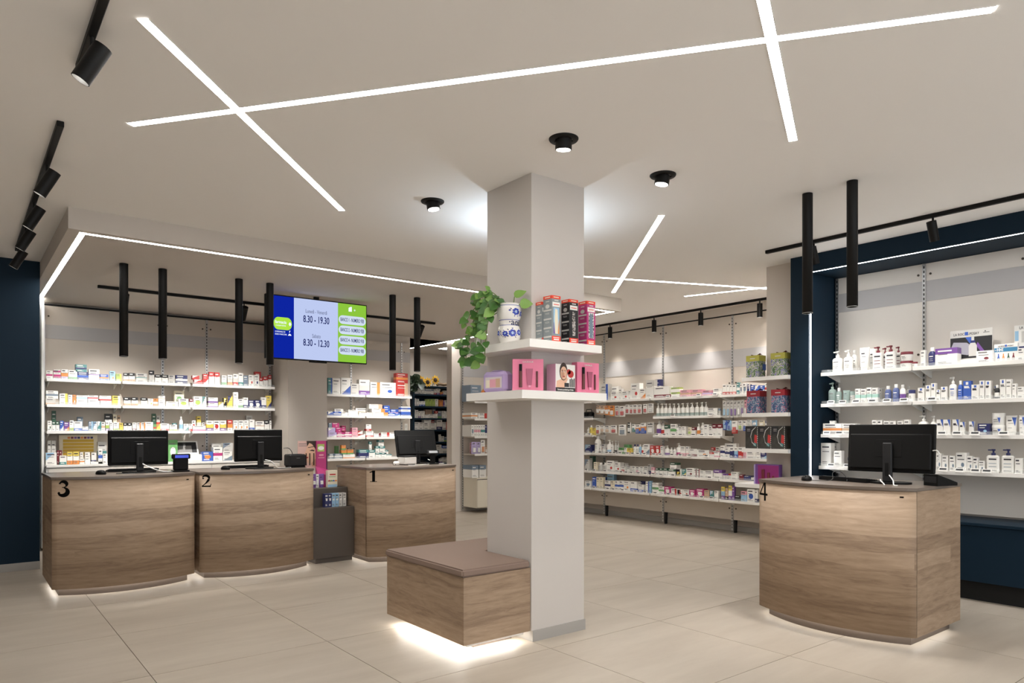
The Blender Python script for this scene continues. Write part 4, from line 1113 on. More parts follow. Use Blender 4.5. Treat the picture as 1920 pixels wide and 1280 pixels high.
def blister(root,w_,h,st,co,rnd):
    c=[pm(k) for k in co]; b=carton(w_,.004,h*.99,st,co,rnd); card=obj('card',b,root)
    s_=MB(); s_.box(-w_*.36,w_*.36,-.020,-.0012,h*.10,h*.55,M['clear'],.006); obj('blister',s_,root)
    p=MB(); p.box(-w_*.28,w_*.28,-.016,-.003,h*.13,h*.5,c[-1],.004); obj('contents',p,root)
    e_=MB(); e_.box(-w_*.12,w_*.12,-.0012,.0045,h*.86,h*.90,M['slot']); obj('hang_slot',e_,root)
KIND={'b':('carton','carton'),'B':('carton','carton'),'p':('pump_bottle','bottle'),'q':('pump_bottle','bottle'),'t':('bottle','bottle'),'u':('cream_tube','tube'),'j':('cream_jar','jar'),'h':('blister_pack','blister pack')}
PRE={'L':'medicine','B':'medicine','C':'stockroom','D':'baby_care','E':'toiletry','G':'cosmetic'}
WORD={'b':'carton','B':'carton','p':'pump bottle','q':'pump bottle','t':'bottle','u':'tube','j':'jar','h':'pack'}
GRP={'L':'cartons on shelves left of the beige pillar','B':'cartons on shelves behind counter one','C':'cartons in the dark blue cabinet','D':'baby products left of the column','E':'toiletries on the long right wall','G':'cosmetics in the navy niche'}
NPROD=0
for key,ax,pl,z,txt in ROWS:
    rnd=random.Random(key); cnt={}
    for ln in txt.split('\n'):
        t,c,w_,h,zo,st,co=ln.split(); back=t[0]=='-'; t=t[-1]; c,w_,h,zo=float(c),float(w_),float(h),float(zo)
        if key[0]=='C': h=min(h,{'C1':.11,'C7':.14}.get(key,.178)-zo); p_c=.0
        if h<.02: continue
        hang=t=='h' and zo>.02
        stk=zo>.02 and not hang
        wd=WORD[t]; 
        cols=[]
        for k in co:
            if CNAME[k] not in cols: cols.append(CNAME[k])
        cd_=' and '.join(cols[:2])
        flag='back' if back else 'stack' if stk else 'hang' if hang else ''
        kk=(wd,flag); n=cnt.get(kk,0); cnt[kk]=n+1
        lead={'back':'half-hidden ','stack':'stacked ','hang':'hanging ','':''}[flag]
        label='%s%s %s, %s%s from left, %s'%(lead,cd_,wd,ORD[n],' such' if flag else '',ROWN[key])
        if len(label.split())>16: label=label.replace(cd_,cols[0],1)
        p=pl+(.10 if back else 0)+(0 if st!='x' else 0)
        if back: zo=max(zo,0)
        loc=(c,p,z+zo+.0005) if ax=='y' else (p,c,z+zo+.0005); rz=0 if ax=='y' else -PI/2
        nm,cat=KIND[t]; grp=GRP[key[0]]; NPROD+=1
        if t in 'bB':
            d=.26 if t=='B' else min(.085,max(.035,w_*.75)) if not back else .06
            o=obj(PRE[key[0]]+'_carton',carton(w_,d,h,st,co,rnd),None,loc,rz); tag(o,label,cat,grp); continue
        r_=thing(nm,label,cat,loc,rz,grp)
        if t=='p': pump_bottle(r_,w_,h,st,co)
        elif t=='q': pump_bottle(r_,w_,h,st,co,True)
        elif t=='t': bottle(r_,w_,h,st,co)
        elif t=='u': tube_(r_,w_,h,st,co)
        elif t=='j': jar(r_,w_,h,st,co)
        elif t=='h':
            blister(r_,w_,h,st,co,rnd)
            if hang:     # the wire hook on the wall that carries it
                k=MB(); zc=z+zo+h*.88; lx=-c; yy=pl-8.10
                k.tube([(lx,-.012,zc),(lx,yy-.03,zc),(lx,yy-.045,zc+.012)],.003,M['alu'],5); obj('peg_hook',k,E_)
# ================================================================== COUNTERS
def arc_y(x,W,s): R_=(W*W/4+s*s)/(2*s); return -(math.sqrt(max(0,R_*R_-x*x))-(R_-s))
SER={ # bold serif numerals as stroked outlines: list of polygons in unit box (height 1)
'1':[[(.06,0),(.58,0),(.58,.05),(.46,.08),(.46,1),(.36,1),(.06,.86),(.06,.82),(.24,.84),(.24,.08),(.06,.05)]],
}
def stroke(pts,wd):   # variable width stroke polygon
    L_=[];R_=[]
    for i,(x,z) in enumerate(pts):
        a=pts[max(i-1,0)]; b=pts[min(i+1,len(pts)-1)]; dx,dz=b[0]-a[0],b[1]-a[1]; n=math.hypot(dx,dz) or 1; w_=wd[i]/2
        L_.append((x-dz/n*w_,z+dx/n*w_)); R_.append((x+dz/n*w_,z-dx/n*w_))
    return [[R_[i],R_[i+1],L_[i+1],L_[i]] for i in range(len(pts)-1)]
def arcpts(cx,cz,a,b,t0,t1,n): return [(cx+a*math.cos(math.radians(t0+(t1-t0)*i/n)),cz+b*math.sin(math.radians(t0+(t1-t0)*i/n))) for i in range(n+1)]
def num_polys(ch):
    if ch=='1': return [[(.10,0),(.62,0),(.62,.05),(.10,.05)],[(.25,.05),(.47,.05),(.47,1),(.25,1)],[(.06,.80),(.25,.86),(.25,1),(.22,.94),(.06,.88)]]
    if ch=='3':
        up=arcpts(.32,.77,.20,.20,150,-80,14); lo=arcpts(.30,.29,.27,.27,78,-165,18)
        P=stroke(up,[.06+.17*math.sin(PI*min(1,i/12)) for i in range(15)])+stroke(lo,[.06+.22*math.sin(PI*i/18) for i in range(19)])
        P+=stroke([(.26,.575),(.40,.57)],[.05,.05]); P+=[ell(.14,.85,.055,.05,12),ell(.085,.20,.075,.065,12)]; return P
    if ch=='2':
        up=arcpts(.31,.74,.23,.22,165,-20,14); dg=[up[-1],(.46,.52),(.30,.30),(.10,.12),(.05,.05)]
        P=stroke(up,[.05+.15*math.sin(PI*min(1,i/16)) for i in range(15)])+stroke(dg,[.19,.16,.08,.05,.05])
        P+=[[(.04,0),(.66,0),(.66,.12),(.04,.12)],[(.60,.10),(.66,.10),(.70,.27),(.66,.27)],ell(.13,.72,.07,.06,12)]; return P
    if ch=='4': return [[(.38,0),(.52,0),(.52,1),(.38,1)],[(.0,.28),(.66,.28),(.66,.385),(.0,.385)]]+stroke([(.42,.97),(.04,.34)],[.075,.075])
def counter(num,loc,rz,W,D,s,top,label,nx,nz,nh,nsx=1):
    t=thing('service_counter',label,'counter',loc,rz,'oak service counters'); n=28
    X=[-W/2+W*i/n for i in range(n+1)]; zb=.062; zt=top-.022
    fr=MB(); vs=[];fs=[]
    for i,x in enumerate(X):
        y=arc_y(x,W,s); vs+=[(x,y,zb),(x,y,zt),(x,y+.02,zt),(x,y+.02,zb)]
    for i in range(n):
        a=4*i; fs+=[[a,a+4,a+5,a+1],[a+1,a+5,a+6,a+2],[a+2,a+6,a+7,a+3],[a+3,a+7,a+4,a]]
    fs+=[[0,1,2,3],[4*n,4*n+3,4*n+2,4*n+1]]; fr.add(vs,fs,WX,True); fo=obj('front_panel',fr,t)
    for sx in (-1,1):
        b=MB(); x0=sx*W/2; b.box(min(x0,x0-sx*.02),max(x0,x0-sx*.02),.0205,D,zb,zt,WY); obj('side_panel',b,t)
    b=MB(); b.box(-W/2+.021,W/2-.021,D-.03,D-.01,.062,zt,M['dark']); obj('back_panel',b,t)
    # slab top with a small overhang
    pts=[(x,arc_y(x,W,s)-.006) for x in X]; pts=[(-W/2-.006,0)]+pts[1:-1]+[(W/2+.006,0),(W/2+.006,D+.01),(-W/2-.006,D+.01)]
    b=MB(); b.prism(pts,top-.02,top,M['top']); obj('counter_top',b,t)
    # recessed plinth
    k=.05; pts=[(x*(W/2-k)/(W/2),arc_y(x,W,s)+k) for x in X]+[(W/2-k,D-.05),(-W/2+k,D-.05)]
    b=MB(); b.prism(pts,0,zb-.001,M['taupe']); obj('plinth',b,t)
    # light line under the overhang
    b=MB(); vs=[];fs=[]
    for i,x in enumerate(X): y=arc_y(x,W,s); f_=(W/2-k*.62)/(W/2); vs+=[(x*f_,y+k*.62,zb-.0015),(x*f_,y+k*.86,zb-.0015)]
    for i in range(n): a=2*i; fs.append([a,a+1,a+3,a+2])
    b.add(vs,fs,emitter('counter_led',(1,.95,.88),6)); 
    for sx in (-1,1): b.box(min(sx*(W/2-k*.62),sx*(W/2-k*.86)),max(sx*(W/2-k*.62),sx*(W/2-k*.86)),.04,D-.1,zb-.0018,zb-.0012,MATS['counter_led'])
    obj('light_line',b,t)
    # numeral
    m=MB()
    for P in num_polys(num):
        q=[(nx+px*nh*nsx,nz+pz*nh) for px,pz in P]; nn=len(q)
        m.add([(x,arc_y(x,W,s)-.0015,z) for x,z in q],[list(range(nn))],M['ink'])
    tag(obj('number',m,t),'black number '+{'1':'one','2':'two','3':'three','4':'four'}[num])
    m=MB(); xx=W/2-.07; m.box(xx-.028,xx+.012,arc_y(xx,W,s)-.004,arc_y(xx,W,s)+.006,top-.062,top-.053,M['ink']); obj('badge',m,t)
    return t
W_=1.085
c3=counter('3',(1.16,6.80,0),0,W_,.78,.15,.972,'oak counter with number three nearest the navy wall',-.507,.822,.118)
c2=counter('2',(2.285,6.80,0),0,W_-.01,.72,.17,.972,'oak counter with number two between counters three and one',-.527,.838,.108)
c1=counter('1',(3.835,6.57,0),0,W_,.70,.16,.972,'oak counter with number one behind the bench',-.525,.828,.115)
c4=counter('4',(4.68,2.44,0),-PI/2,W_,.70,.14,.992,'oak counter with number four alone at right',-.538,.838,.14)
# ------------------------------------------------------------------ screens and till equipment
def monitor(loc,rz,W,H,label,pitch=0,h0=.07):
    t=thing('computer_monitor',label,'monitor',loc,rz,'black monitors seen from behind')
    # back faces local -y
    R=Matrix.Translation((0,0,h0+H/2))@Matrix.Rotation(pitch,4,'X')@Matrix.Translation((0,0,-h0-H/2))
    m=MB(); m.box(-W/2,W/2,-.012,.018,h0,h0+H,M['blackp'],.006,R); p=obj('panel',m,t)
    m=MB(); m.box(-W*.47,W*.47,-.030,-.0125,h0+.02,h0+H*.80,M['blackp'],.012,R); obj('rear_housing',m,p)
    m=MB(); m.box(-W*.15,W*.15,-.0325,-.0305,h0+H*.32,h0+H*.68,M['blackp'],.0008,R); obj('mount_plate',m,p)
    m=MB(); m.box(-W/2+.01,W/2-.01,.0182,.0186,h0+.012,h0+H-.012,emitter('monitor_screen',(.25,.32,.42),.35),0,R); obj('screen',m,p)
    m=MB(); m.box(-.03,.03,-.06,-.034,.012,h0+H*.62,M['dark'],.006); m.box(-.012,.012,-.0606,-.058,.05,.14,M['blackp']); obj('stand_column',m,t)
    m=MB(); m.prism(ell(0,-.02,.14,.10,28),0,.012,M['blackp']); obj('stand_base',m,t)
    m=MB(); m.box(-.03,.03,-.0305,-.0300,h0+H*.66,h0+H*.68,M['txtg'],0,R); obj('logo_strip',m,p)
    return t
monitor((1.31,7.13,.972),math.radians(2),.492,.315,'black monitor on counter three',0,.066)
monitor((2.39,7.13,.972),math.radians(5),.487,.315,'black monitor on counter two',0,.072)
monitor((4.17,7.08,.972),math.radians(-6),.50,.31,'black tilted monitor on counter one',math.radians(-16),.075)
monitor((5.0,2.19,.992),-PI/2+math.radians(3),.555,.325,'large black monitor on counter four',math.radians(-4),.075)
def keyboard(loc,rz,label,W=.42):
    t=thing('keyboard',label,'keyboard',loc,rz,'black keyboards'); m=MB(); m.add([(-W/2,-.07,0),(W/2,-.07,0),(W/2,.07,0),(-W/2,.07,0),(-W/2,-.07,.026),(W/2,-.07,.026),(W/2,.07,.012),(-W/2,.07,.012)],[[0,3,2,1],[4,5,6,7],[0,1,5,4],[1,2,6,5],[2,3,7,6],[3,0,4,7]],M['blackp']); obj('keyboard_body',m,t)
    m=MB()
    for r_ in range(5):
        for k in range(15): x=-W/2+.012+k*(W-.024)/15; y=-.058+r_*.024; z=.026-(y+.07)/.14*.014; m.box(x,x+(W-.024)/15-.003,y,y+.02,z,z+.004,M['dark'])
    obj('keys',m,t)
keyboard((1.30,7.36,.9725),0,'black keyboard behind the counter three monitor'); keyboard((2.33,7.34,.9725),0,'black keyboard behind the counter two monitor'); keyboard((4.14,7.19,.9725),0,'black keyboard behind the counter one monitor',.36); keyboard((4.99,2.47,.9925),-PI/2-.25,'black keyboard beside the counter four monitor',.40)
def mouse(loc,rz,label):
    t=thing('computer_mouse',label,'mouse',loc,rz,'black computer mice'); m=MB(); m.lathe([(.034,0),(.036,.008),(.033,.022),(.022,.034),(.006,.038)],M['blackp'],18,Matrix.Scale(1.55,4,(0,1,0))); obj('mouse_body',m,t)
    m=MB(); m.box(-.004,.004,-.045,-.025,.026,.036,M['dark'],.002); obj('wheel',m,t)
mouse((.99,6.98,.9725),.4,'black computer mouse on counter three'); mouse((2.06,7.10,.9725),.3,'black computer mouse on counter two'); mouse((4.80,2.68,.9925),-1.2,'black computer mouse at the left of counter four')
def cable(name,label,pts,m,r=.0035):
    b=MB(); P=[Vector(p) for p in pts]; out=[]
    for i in range(len(P)-1):
        p0=P[max(i-1,0)];p1=P[i];p2=P[i+1];p3=P[min(i+2,len(P)-1)]
        for k in range(6):
            u=k/6; out.append(.5*((2*p1)+(-p0+p2)*u+(2*p0-5*p1+4*p2-p3)*u*u+(-p0+3*p1-3*p2+p3)*u**3))
    out.append(P[-1]); b.tube(out,r,m,6); tag(obj(name,b),label,'cable','loose cables')
zc=.9765
cable('cable','white cable from the counter three monitor stand',[(1.33,7.06,1.05),(1.38,7.02,1.02),(1.45,6.98,.99),(1.52,6.97,zc),(1.60,7.02,zc)],M['cable'],.005)
cable('cable','black cable lying along counter three',[(1.10,6.95,zc),(1.25,6.92,zc),(1.4,6.95,zc),(1.55,6.93,zc)],M['cableb'])
cable('cable','white cable looping behind the counter two monitor',[(2.43,7.06,1.06),(2.47,7.0,1.045),(2.51,6.99,1.0),(2.56,7.0,zc),(2.68,7.03,zc)],M['cable'],.004)
cable('cable','black cable lying along counter two',[(2.28,6.95,zc),(2.4,6.93,zc),(2.55,6.94,zc),(2.66,7.0,zc)],M['cableb'])
cable('cable','black adapter cable from the counter two monitor to printer',[(2.63,7.10,1.17),(2.68,7.09,1.17),(2.71,7.08,1.13),(2.715,7.08,1.09)],M['cableb'],.004)
cable('cable','white cable on counter one beside the label printer',[(3.85,6.70,zc),(3.95,6.68,zc),(4.05,6.72,zc),(4.15,6.76,zc)],M['cable'])
cable('cable','white cable on counter one right of the monitor',[(4.29,7.02,1.02),(4.29,6.92,1.0),(4.32,6.86,zc),(4.40,6.85,zc)],M['cable'])
cable('cable','straight white cable from the counter four monitor',[(4.94,2.17,1.05),(4.88,2.12,1.02),(4.80,2.08,.9965),(4.76,2.04,.9965)],M['cable'],.004)
cable('cable','curved white cable in front of the counter four monitor',[(4.92,2.22,1.02),(4.86,2.19,1.015),(4.80,2.14,.9965),(4.75,2.12,.9965)],M['cable'],.004)
cable('cable','black mouse cable on counter four',[(4.80,2.64,.9965),(4.84,2.56,.9965),(4.86,2.52,1.01),(4.90,2.54,1.05),(4.93,2.50,1.06),(4.92,2.45,1.02),(4.90,2.44,.9965)],M['cableb'],.0025)
cable('cable','white plug cable at the right of the counter four monitor',[(4.98,1.915,1.22),(4.97,1.885,1.22),(4.965,1.872,1.19),(4.97,1.89,1.15)],M['cable'],.004)
# customer displays
t=thing('customer_display','black customer display with blue screen on counter three','customer display',(1.63,6.98,.9725),math.radians(4))
m=MB(); m.box(-.07,.07,-.03,.06,0,.016,M['blackp'],.004); obj('foot',m,t); m=MB(); m.box(-.062,.062,-.018,.03,.016,.125,M['blackp'],.008); obj('body',m,t)
m=MB(); m.box(-.078,.078,-.028,.02,.118,.165,M['blackp'],.008); hd=obj('head',m,t); m=MB(); m.box(-.058,.058,-.0292,-.0284,.128,.154,mat('display_blue',(40,50,140),.2,emit=.5,ecol=(.05,.08,.5))); obj('display_window',m,hd)
t=thing('customer_display','black customer display on a pole on counter one','customer display',(4.22,6.80,.9725),math.radians(-4))
m=MB(); m.box(-.06,.06,-.04,.05,0,.014,M['blackp'],.004); obj('foot',m,t); m=MB(); m.box(-.03,.03,-.012,.012,.014,.12,M['blackp'],.004); obj('pole',m,t)
R=Matrix.Translation((0,-.005,.135))@Matrix.Rotation(-.35,4,'X'); m=MB(); m.box(-.075,.075,-.012,.012,-.024,.024,M['dark'],.005,R); hd=obj('head',m,t); m=MB(); m.box(-.053,.053,-.0132,-.0124,-.013,.013,mat('display_grey',(176,180,182),.3),0,R); obj('display_window',m,hd)
# printers
t=thing('receipt_printer','dark grey receipt printer at the right end of counter two','printer',(2.755,7.10,.9725),math.radians(6))
m=MB(); m.box(-.09,.09,-.06,.08,.012,.135,M['dark'],.012); obj('body',m,t); m=MB(); m.box(-.08,.08,-.058,.06,0,.012,M['blackp']); obj('foot',m,t); m=MB(); m.box(-.06,.06,-.02,.03,.1352,.137,M['blackp']); obj('paper_slot',m,t); m=MB(); m.box(-.018,.018,-.0606,-.0602,.094,.098,M['txtg']); obj('logo_strip',m,t)
t=thing('label_printer','white label printer with dark lid on counter one','printer',(3.93,6.86,.9725),math.radians(8))
m=MB(); m.box(-.085,.085,-.06,.06,.008,.085,M['white'],.006); obj('body',m,t); m=MB(); m.box(-.082,.082,-.058,.06,.0855,.100,M['dark'],.004); obj('lid',m,t); m=MB(); m.box(-.07,.07,-.05,.05,0,.008,M['blackp']); obj('foot',m,t)
t=thing('barcode_scanner','small white barcode scanner left of the label printer','scanner',(3.79,6.86,.9725),.6)
m=MB(); m.lathe([(.022,0),(.03,.01),(.03,.03),(.018,.042)],M['white'],16,Matrix.Scale(1.7,4,(1,0,0))); obj('body',m,t); m=MB(); m.box(-.045,-.02,-.018,.018,.004,.02,M['blackp'],.004); obj('window',m,t)
t=thing('card_terminal','black card terminal at the right of the counter four monitor','card terminal',(5.06,1.90,.9925),-PI/2-.3)
m=MB(); m.add([(-.05,-.09,0),(.05,-.09,0),(.05,.09,0),(-.05,.09,0),(-.05,-.09,.075),(.05,-.09,.075),(.05,.09,.02),(-.05,.09,.02)],[[0,3,2,1],[4,5,6,7],[0,1,5,4],[1,2,6,5],[2,3,7,6],[3,0,4,7]],M['blackp']); obj('body',m,t); m=MB(); m.box(-.042,.042,-.0925,-.0905,.02,.06,M['dark'],.002); obj('grip',m,t)
# white document scanner on the base unit
t=thing('document_scanner','white document scanner with dark tilted tray on the white base','scanner',(2.33,9.58,.962),0)
m=MB(); m.box(-.15,.15,-.06,.14,0,.085,M['white'],.01); obj('body',m,t)
R=Matrix.Translation((0,.07,.085))@Matrix.Rotation(-.5,4,'X'); m=MB(); m.box(-.15,.14,-.008,.008,0,.19,M['white'],.004,R); tr=obj('tray',m,t); m=MB(); m.box(-.13,.12,-.0095,-.0085,.02,.17,M['dark'],0,R); m.box(-.13,.06,-.0105,-.0096,.02,.12,M['txtg'],0,R); obj('tray_inlay',m,tr)
# ================================================================== BENCH
bn=thing('waiting_bench','oak bench with brown cushion wrapped round the column','bench',(2.38,3.487,0))
bx,by=.975,.95; ix,iy=.515,.47        # L footprint: column sits in the near right corner
def Lpts(o=0): return [(-o,-o),(ix,-o),(ix,iy),(bx,iy),(bx,by+o),(-o,by+o)]
zb_,zt_=.068,.472
b=MB(); b.box(0,ix,0,.02,zb_,zt_,WX); obj('end_panel',b,bn)
b=MB(); b.box(0,.02,.0205,by,zb_,zt_,WY); obj('front_panel',b,bn)
b=MB(); b.box(.0205,bx,by-.02,by,zb_,zt_,WX); obj('rear_panel',b,bn)
b=MB(); b.prism([(x+ (.022 if x==0 else 0),y+(.022 if y==0 else 0)) for x,y in [(0,0),(ix-.002,0),(ix-.002,iy+.002),(bx,iy+.002),(bx,by-.022),(0,by-.022)]],zt_-.03,zt_-.001,M['taupe']); obj('seat_board',b,bn)
b=MB(); b.prism([(.02,.02),(ix-.004,.02),(ix-.004,iy+.004),(bx,iy+.004),(bx,by-.02),(.02,by-.02)],zb_+.002,zb_+.02,M['white']); obj('underside',b,bn)
P=[(-.012,-.004),(ix-.004,-.004),(ix-.004,iy+.004),(bx,iy+.004),(bx,by+.008),(-.012,by+.008)]
cb_=bmesh.new()
vs=[cb_.verts.new((x,y,zt_+.002)) for x,y in P]; f_=cb_.faces.new(vs); r_=bmesh.ops.extrude_face_region(cb_,geom=[f_]); bmesh.ops.translate(cb_,verts=[v for v in r_['geom'] if isinstance(v,bmesh.types.BMVert)],vec=(0,0,.046))
bmesh.ops.recalc_face_normals(cb_,faces=cb_.faces); bmesh.ops.bevel(cb_,geom=cb_.edges[:],offset=.010,segments=3,affect='EDGES')
cme=bpy.data.meshes.new('cushion'); cb_.to_mesh(cme); cb_.free(); cme.materials.append(M['cush']); obj('cushion',cme,bn)
b=MB(); b.prism([(.16,.13),(ix-.05,.13),(ix-.05,.60),(.6,.60),(.6,by-.15),(.16,by-.15)],0,zb_,M['taupe']); obj('plinth',b,bn)
BL=emitter('bench_led',(1,.96,.90),15); b=MB(); b.box(.05,.075,.06,by-.06,zb_-.008,zb_-.002,BL); b.box(.08,ix-.06,.045,.07,zb_-.008,zb_-.002,BL); obj('light_line',b,bn)
b=MB(); b.box(.03,ix-.05,.01,.03,zb_-.014,zb_-.001,M['white']); obj('light_profile',b,bn)
# ================================================================== COLUMN SHELVES
def lshelf(z,x0,y0,x1,y1,label):
    b=MB(); b.prism([(x0,y0),(x1,y0),(x1,cy0-.001),(cx0-.001,cy0-.001),(cx0-.001,y1),(x0,y1)],z-.05,z,M['white'])
    tag(obj('corner_shelf',b),label,'shelf','white corner shelves on the column')
ZU,ZL=1.906,1.594
lshelf(ZU,2.722,3.283,3.335,3.96,'upper white corner shelf on the column, holding the vase'); lshelf(ZL,2.655,3.275,3.372,3.86,'lower white corner shelf on the column, holding pink gift sets')
# tall styling-iron boxes
def iron_box(x0,x1,y0,y1,h,c,label):
    t=thing('styling_tool_box',label,'box',((x0+x1)/2,y0,ZU+.0005),0,'tall boxes on the upper column shelf'); w_=x1-x0; d=y1-y0; cm=pm(c) if c!='E' else mat('print_box_grey',(132,140,142),.4); rd=mat('print_vermilion',(228,66,40),.4)
    b=MB(); b.box(-w_/2,w_/2,0,d,0,h*.93,cm); b.box(-w_/2,w_/2,0,d,h*.93,h,rd); bd=obj('box_body',b,t)
    p=MB(); e=.0008
    p.box(-w_/2+.001,w_/2-.001,-e,0,.002,h*.13,rd); p.box(-w_*.42,w_*.42,-e,0,h*.76,h*.86,pm('w'))
    p.box(-w_*.30,w_*.30,-2*e,-e,h*.80,h*.815,rd); p.box(-w_*.34,w_*.34,-2*e,-e,h*.09,h*.105,pm('w')); p.box(-w_*.3,w_*.3,-2*e,-e,h*.045,h*.07,pm('w'))
    p.box(-w_*.2,w_*.25,-e,0,h*.885,h*.91,pm('e')); p.box(-w_*.3,w_*.3,-e,0,h*.955,h*.975,pm('c'))
    for k in range(4): z=h*(.10+.19*k); p.box(-w_/2-e,-w_/2,.004,d-.004,z,z+h*.035,pm('e')); p.box(-w_/2-e,-w_/2,d*.3,d*.8,z-h*.045,z-h*.038,pm('e')); p.box(-w_/2-e,-w_/2,d*.3,d*.75,z-h*.065,z-h*.058,pm('e'))
    p.add([(-w_/2-e,d*.5+d*.24*math.cos(a*PI/8),h*.77+h*.045*math.sin(a*PI/8)) for a in range(16)],[list(range(16))[::-1]],pm('e')); p.box(-w_/2-e,-w_/2,d*.3,d*.7,h*.87,h*.885,pm('e')); p.box(-w_/2-e,-w_/2,d*.2,d*.8,h*.955,h*.975,pm('c'))
    obj('print',p,bd)
    # window with the tool behind it
    q=MB(); q.box(-w_*.30,w_*.32,-e,0,h*.17,h*.74,{'E':pm('k'),'x':pm('x'),'m':print_mat('print_comic',(30,30,30),(235,235,230),60,.47,.53)}[c]); wd_=obj('window',q,bd)
    q=MB(); q.plate([(-w_*.14,h*.18),(w_*.16,h*.18),(w_*.18,h*.45),(w_*.12,h*.70),(-w_*.14,h*.72),(-w_*.2,h*.5)],-.003,-e,{'E':pm('c'),'x':print_mat('print_grey_face',(70,66,64),(200,192,188),30),'m':pm('s')}[c]); obj('tool_picture',q,bd)
    if c=='E': q=MB(); q.plate([(w_*.16,h*.18),(w_*.32,h*.18),(w_*.32,h*.5)],-.0025,-e,pm('o')); q.plate([(-w_*.3,h*.18),(-w_*.16,h*.18),(-w_*.3,h*.42)],-.0025,-e,pm('v')); obj('colour_print',q,bd)
iron_box(2.932,2.998,3.416,3.476,.263,'E','half-hidden grey styling tool box nearest the vase'); iron_box(2.94,3.014,3.33,3.412,.293,'E','grey styling tool box with rainbow window on upper column shelf')
iron_box(3.089,3.166,3.33,3.405,.286,'x','black styling tool box with red ends on upper column shelf'); iron_box(3.245,3.322,3.33,3.41,.292,'m','magenta styling tool box at the right of upper column shelf')
# pink gift sets
PK=mat('gift_box_pink',(226,124,154),.35,var=.12,vscale=5); PKd=mat('gift_box_inner_brown',(98,52,50),.4); PKl=mat('gift_box_pale_pink',(232,150,176),.35)
def gift_set(loc,rz,w_,d,h,label):
    t=thing('gift_set',label,'gift set',loc,rz,'pink gift sets on the lower column shelf')
    b=MB(); b.box(-w_/2,w_/2,0,d,0,h,PK,.001); bd=obj('box_body',b,t)
    def recess(cx,w2,z0,z1,nm,f):
        r=MB(); r.box(cx-w2/2,cx+w2/2,-.0006,.0,z0,z1,mat('recess_rose',(176,60,100),.5)); rr=obj('recess',r,bd); f(rr)
    q=MB(); q.cyl((-w_*.24,-.006,h*.12),(-w_*.24,-.006,h*.62),w_*.055,PKd,12); bt=obj('bottle',q,bd); q=MB(); q.cyl((-w_*.24,-.006,h*.622),(-w_*.24,-.006,h*.84),w_*.05,M['black'],12); obj('bottle_cap',q,bt)
    q=MB(); q.plate([(-w_*.02,h*.2),(w_*.12,h*.2),(w_*.16,h*.70),(-w_*.06,h*.70)],-.010,-.0005,mat('tube_mauve',(168,84,110),.35)); tb=obj('tube',q,bd); q=MB(); q.box(w_*.0,w_*.10,-.010,-.001,h*.11,h*.195,PKl,.002); obj('tube_cap',q,tb)
    q=MB(); q.cyl((w_*.29,-.004,h*.12),(w_*.29,-.004,h*.62),w_*.032,PKd,10); obj('pencil',q,bd)
    text('brand_text','CAUDALIE',.014*w_/.19,pm('w'),bd,(0,-.0012,h*.91),sx=1.0); q=MB(); q.box(-w_*.46,-w_*.1,-.0008,0,h*.035,h*.05,PKl); obj('small_print',q,bd)
gift_set((2.80,3.395,ZL+.0005),math.radians(-36),.192,.05,.200,'large pink gift set at the corner of the lower column shelf')
gift_set((3.262,3.335,ZL+.0005),math.radians(-3),.190,.055,.200,'pink gift set at the right end of the lower column shelf')
# box with a woman's portrait
def portrait(m,x,z,s,e,flip=1):   # flat printed portrait, s = face height
    def E(cx,cz,a,b,mt,lv,n=18,t0=0,t1=2*PI): m.plate([(x+flip*px*s,z+pz*s) for px,pz in (ell(cx,cz,a,b,n,t0,t1) if flip>0 else ell(cx,cz,a,b,n,t0,t1)[::-1])],e-lv*.0002,e,mt)
    E(0,.10,.36,.60,M['hair'],1); E(.02,0,.30,.44,M['skin'],2); E(-.1,-.05,.10,.3,M['skin2'],3)
    for sx in (-.11,.14): E(sx,.08,.065,.03,pm('w'),4); E(sx,.08,.03,.03,M['hair'],5); E(sx,.17,.09,.018,M['hair'],4)
    E(.03,-.08,.03,.10,M['skin2'],4); E(.03,-.23,.09,.045,M['lips'],4)
t=thing('make_up_box','white box with a woman portrait on the lower column shelf','box',(3.063,3.338,ZL+.0005),0)
b=MB(); b.box(-.085,.085,0,.085,0,.178,mat('box_lilac_pink',(216,172,196),.4),.001); bd=obj('box_body',b,t); b=MB(); b.box(-.084,.084,-.0006,0,.03,.177,pm('w')); b.box(-.084,.084,-.0008,0,.001,.03,pm('x')); obj('print_ground',b,bd)
b=MB(); b.plate([(-.08,.03),(-.005,.03),(.0,.075),(-.03,.085),(-.075,.07)],-.0012,-.0007,M['skin']); b.plate([(-.03,.06),(.0,.05),(.02,.085),(.005,.10),(-.025,.095)],-.0013,-.0007,M['skin']); portrait(b,-.018,.122,.095,-.0013); b.plate(ell(.045,.118,.026,.024,14),-.0016,-.0012,pm('r')); b.plate(ell(.028,.132,.018,.017,12),-.0016,-.0012,pm('r')); obj('portrait_print',b,bd)
b=MB(); b.box(-.01,.03,-.0016,-.0012,.034,.06,pm('x'))
for k in range(4): b.box(.035+k*.012,.043+k*.012,-.0018,-.0012,.034,.085+.006*(k%2),pm('x'))
obj('cosmetics_print',b,bd); text('caption','Vivaio prodotti per il viso'.replace('Vivaio','Farmacia'),.0145,pm('w'),bd,(0,-.0016,.016),sx=.82)
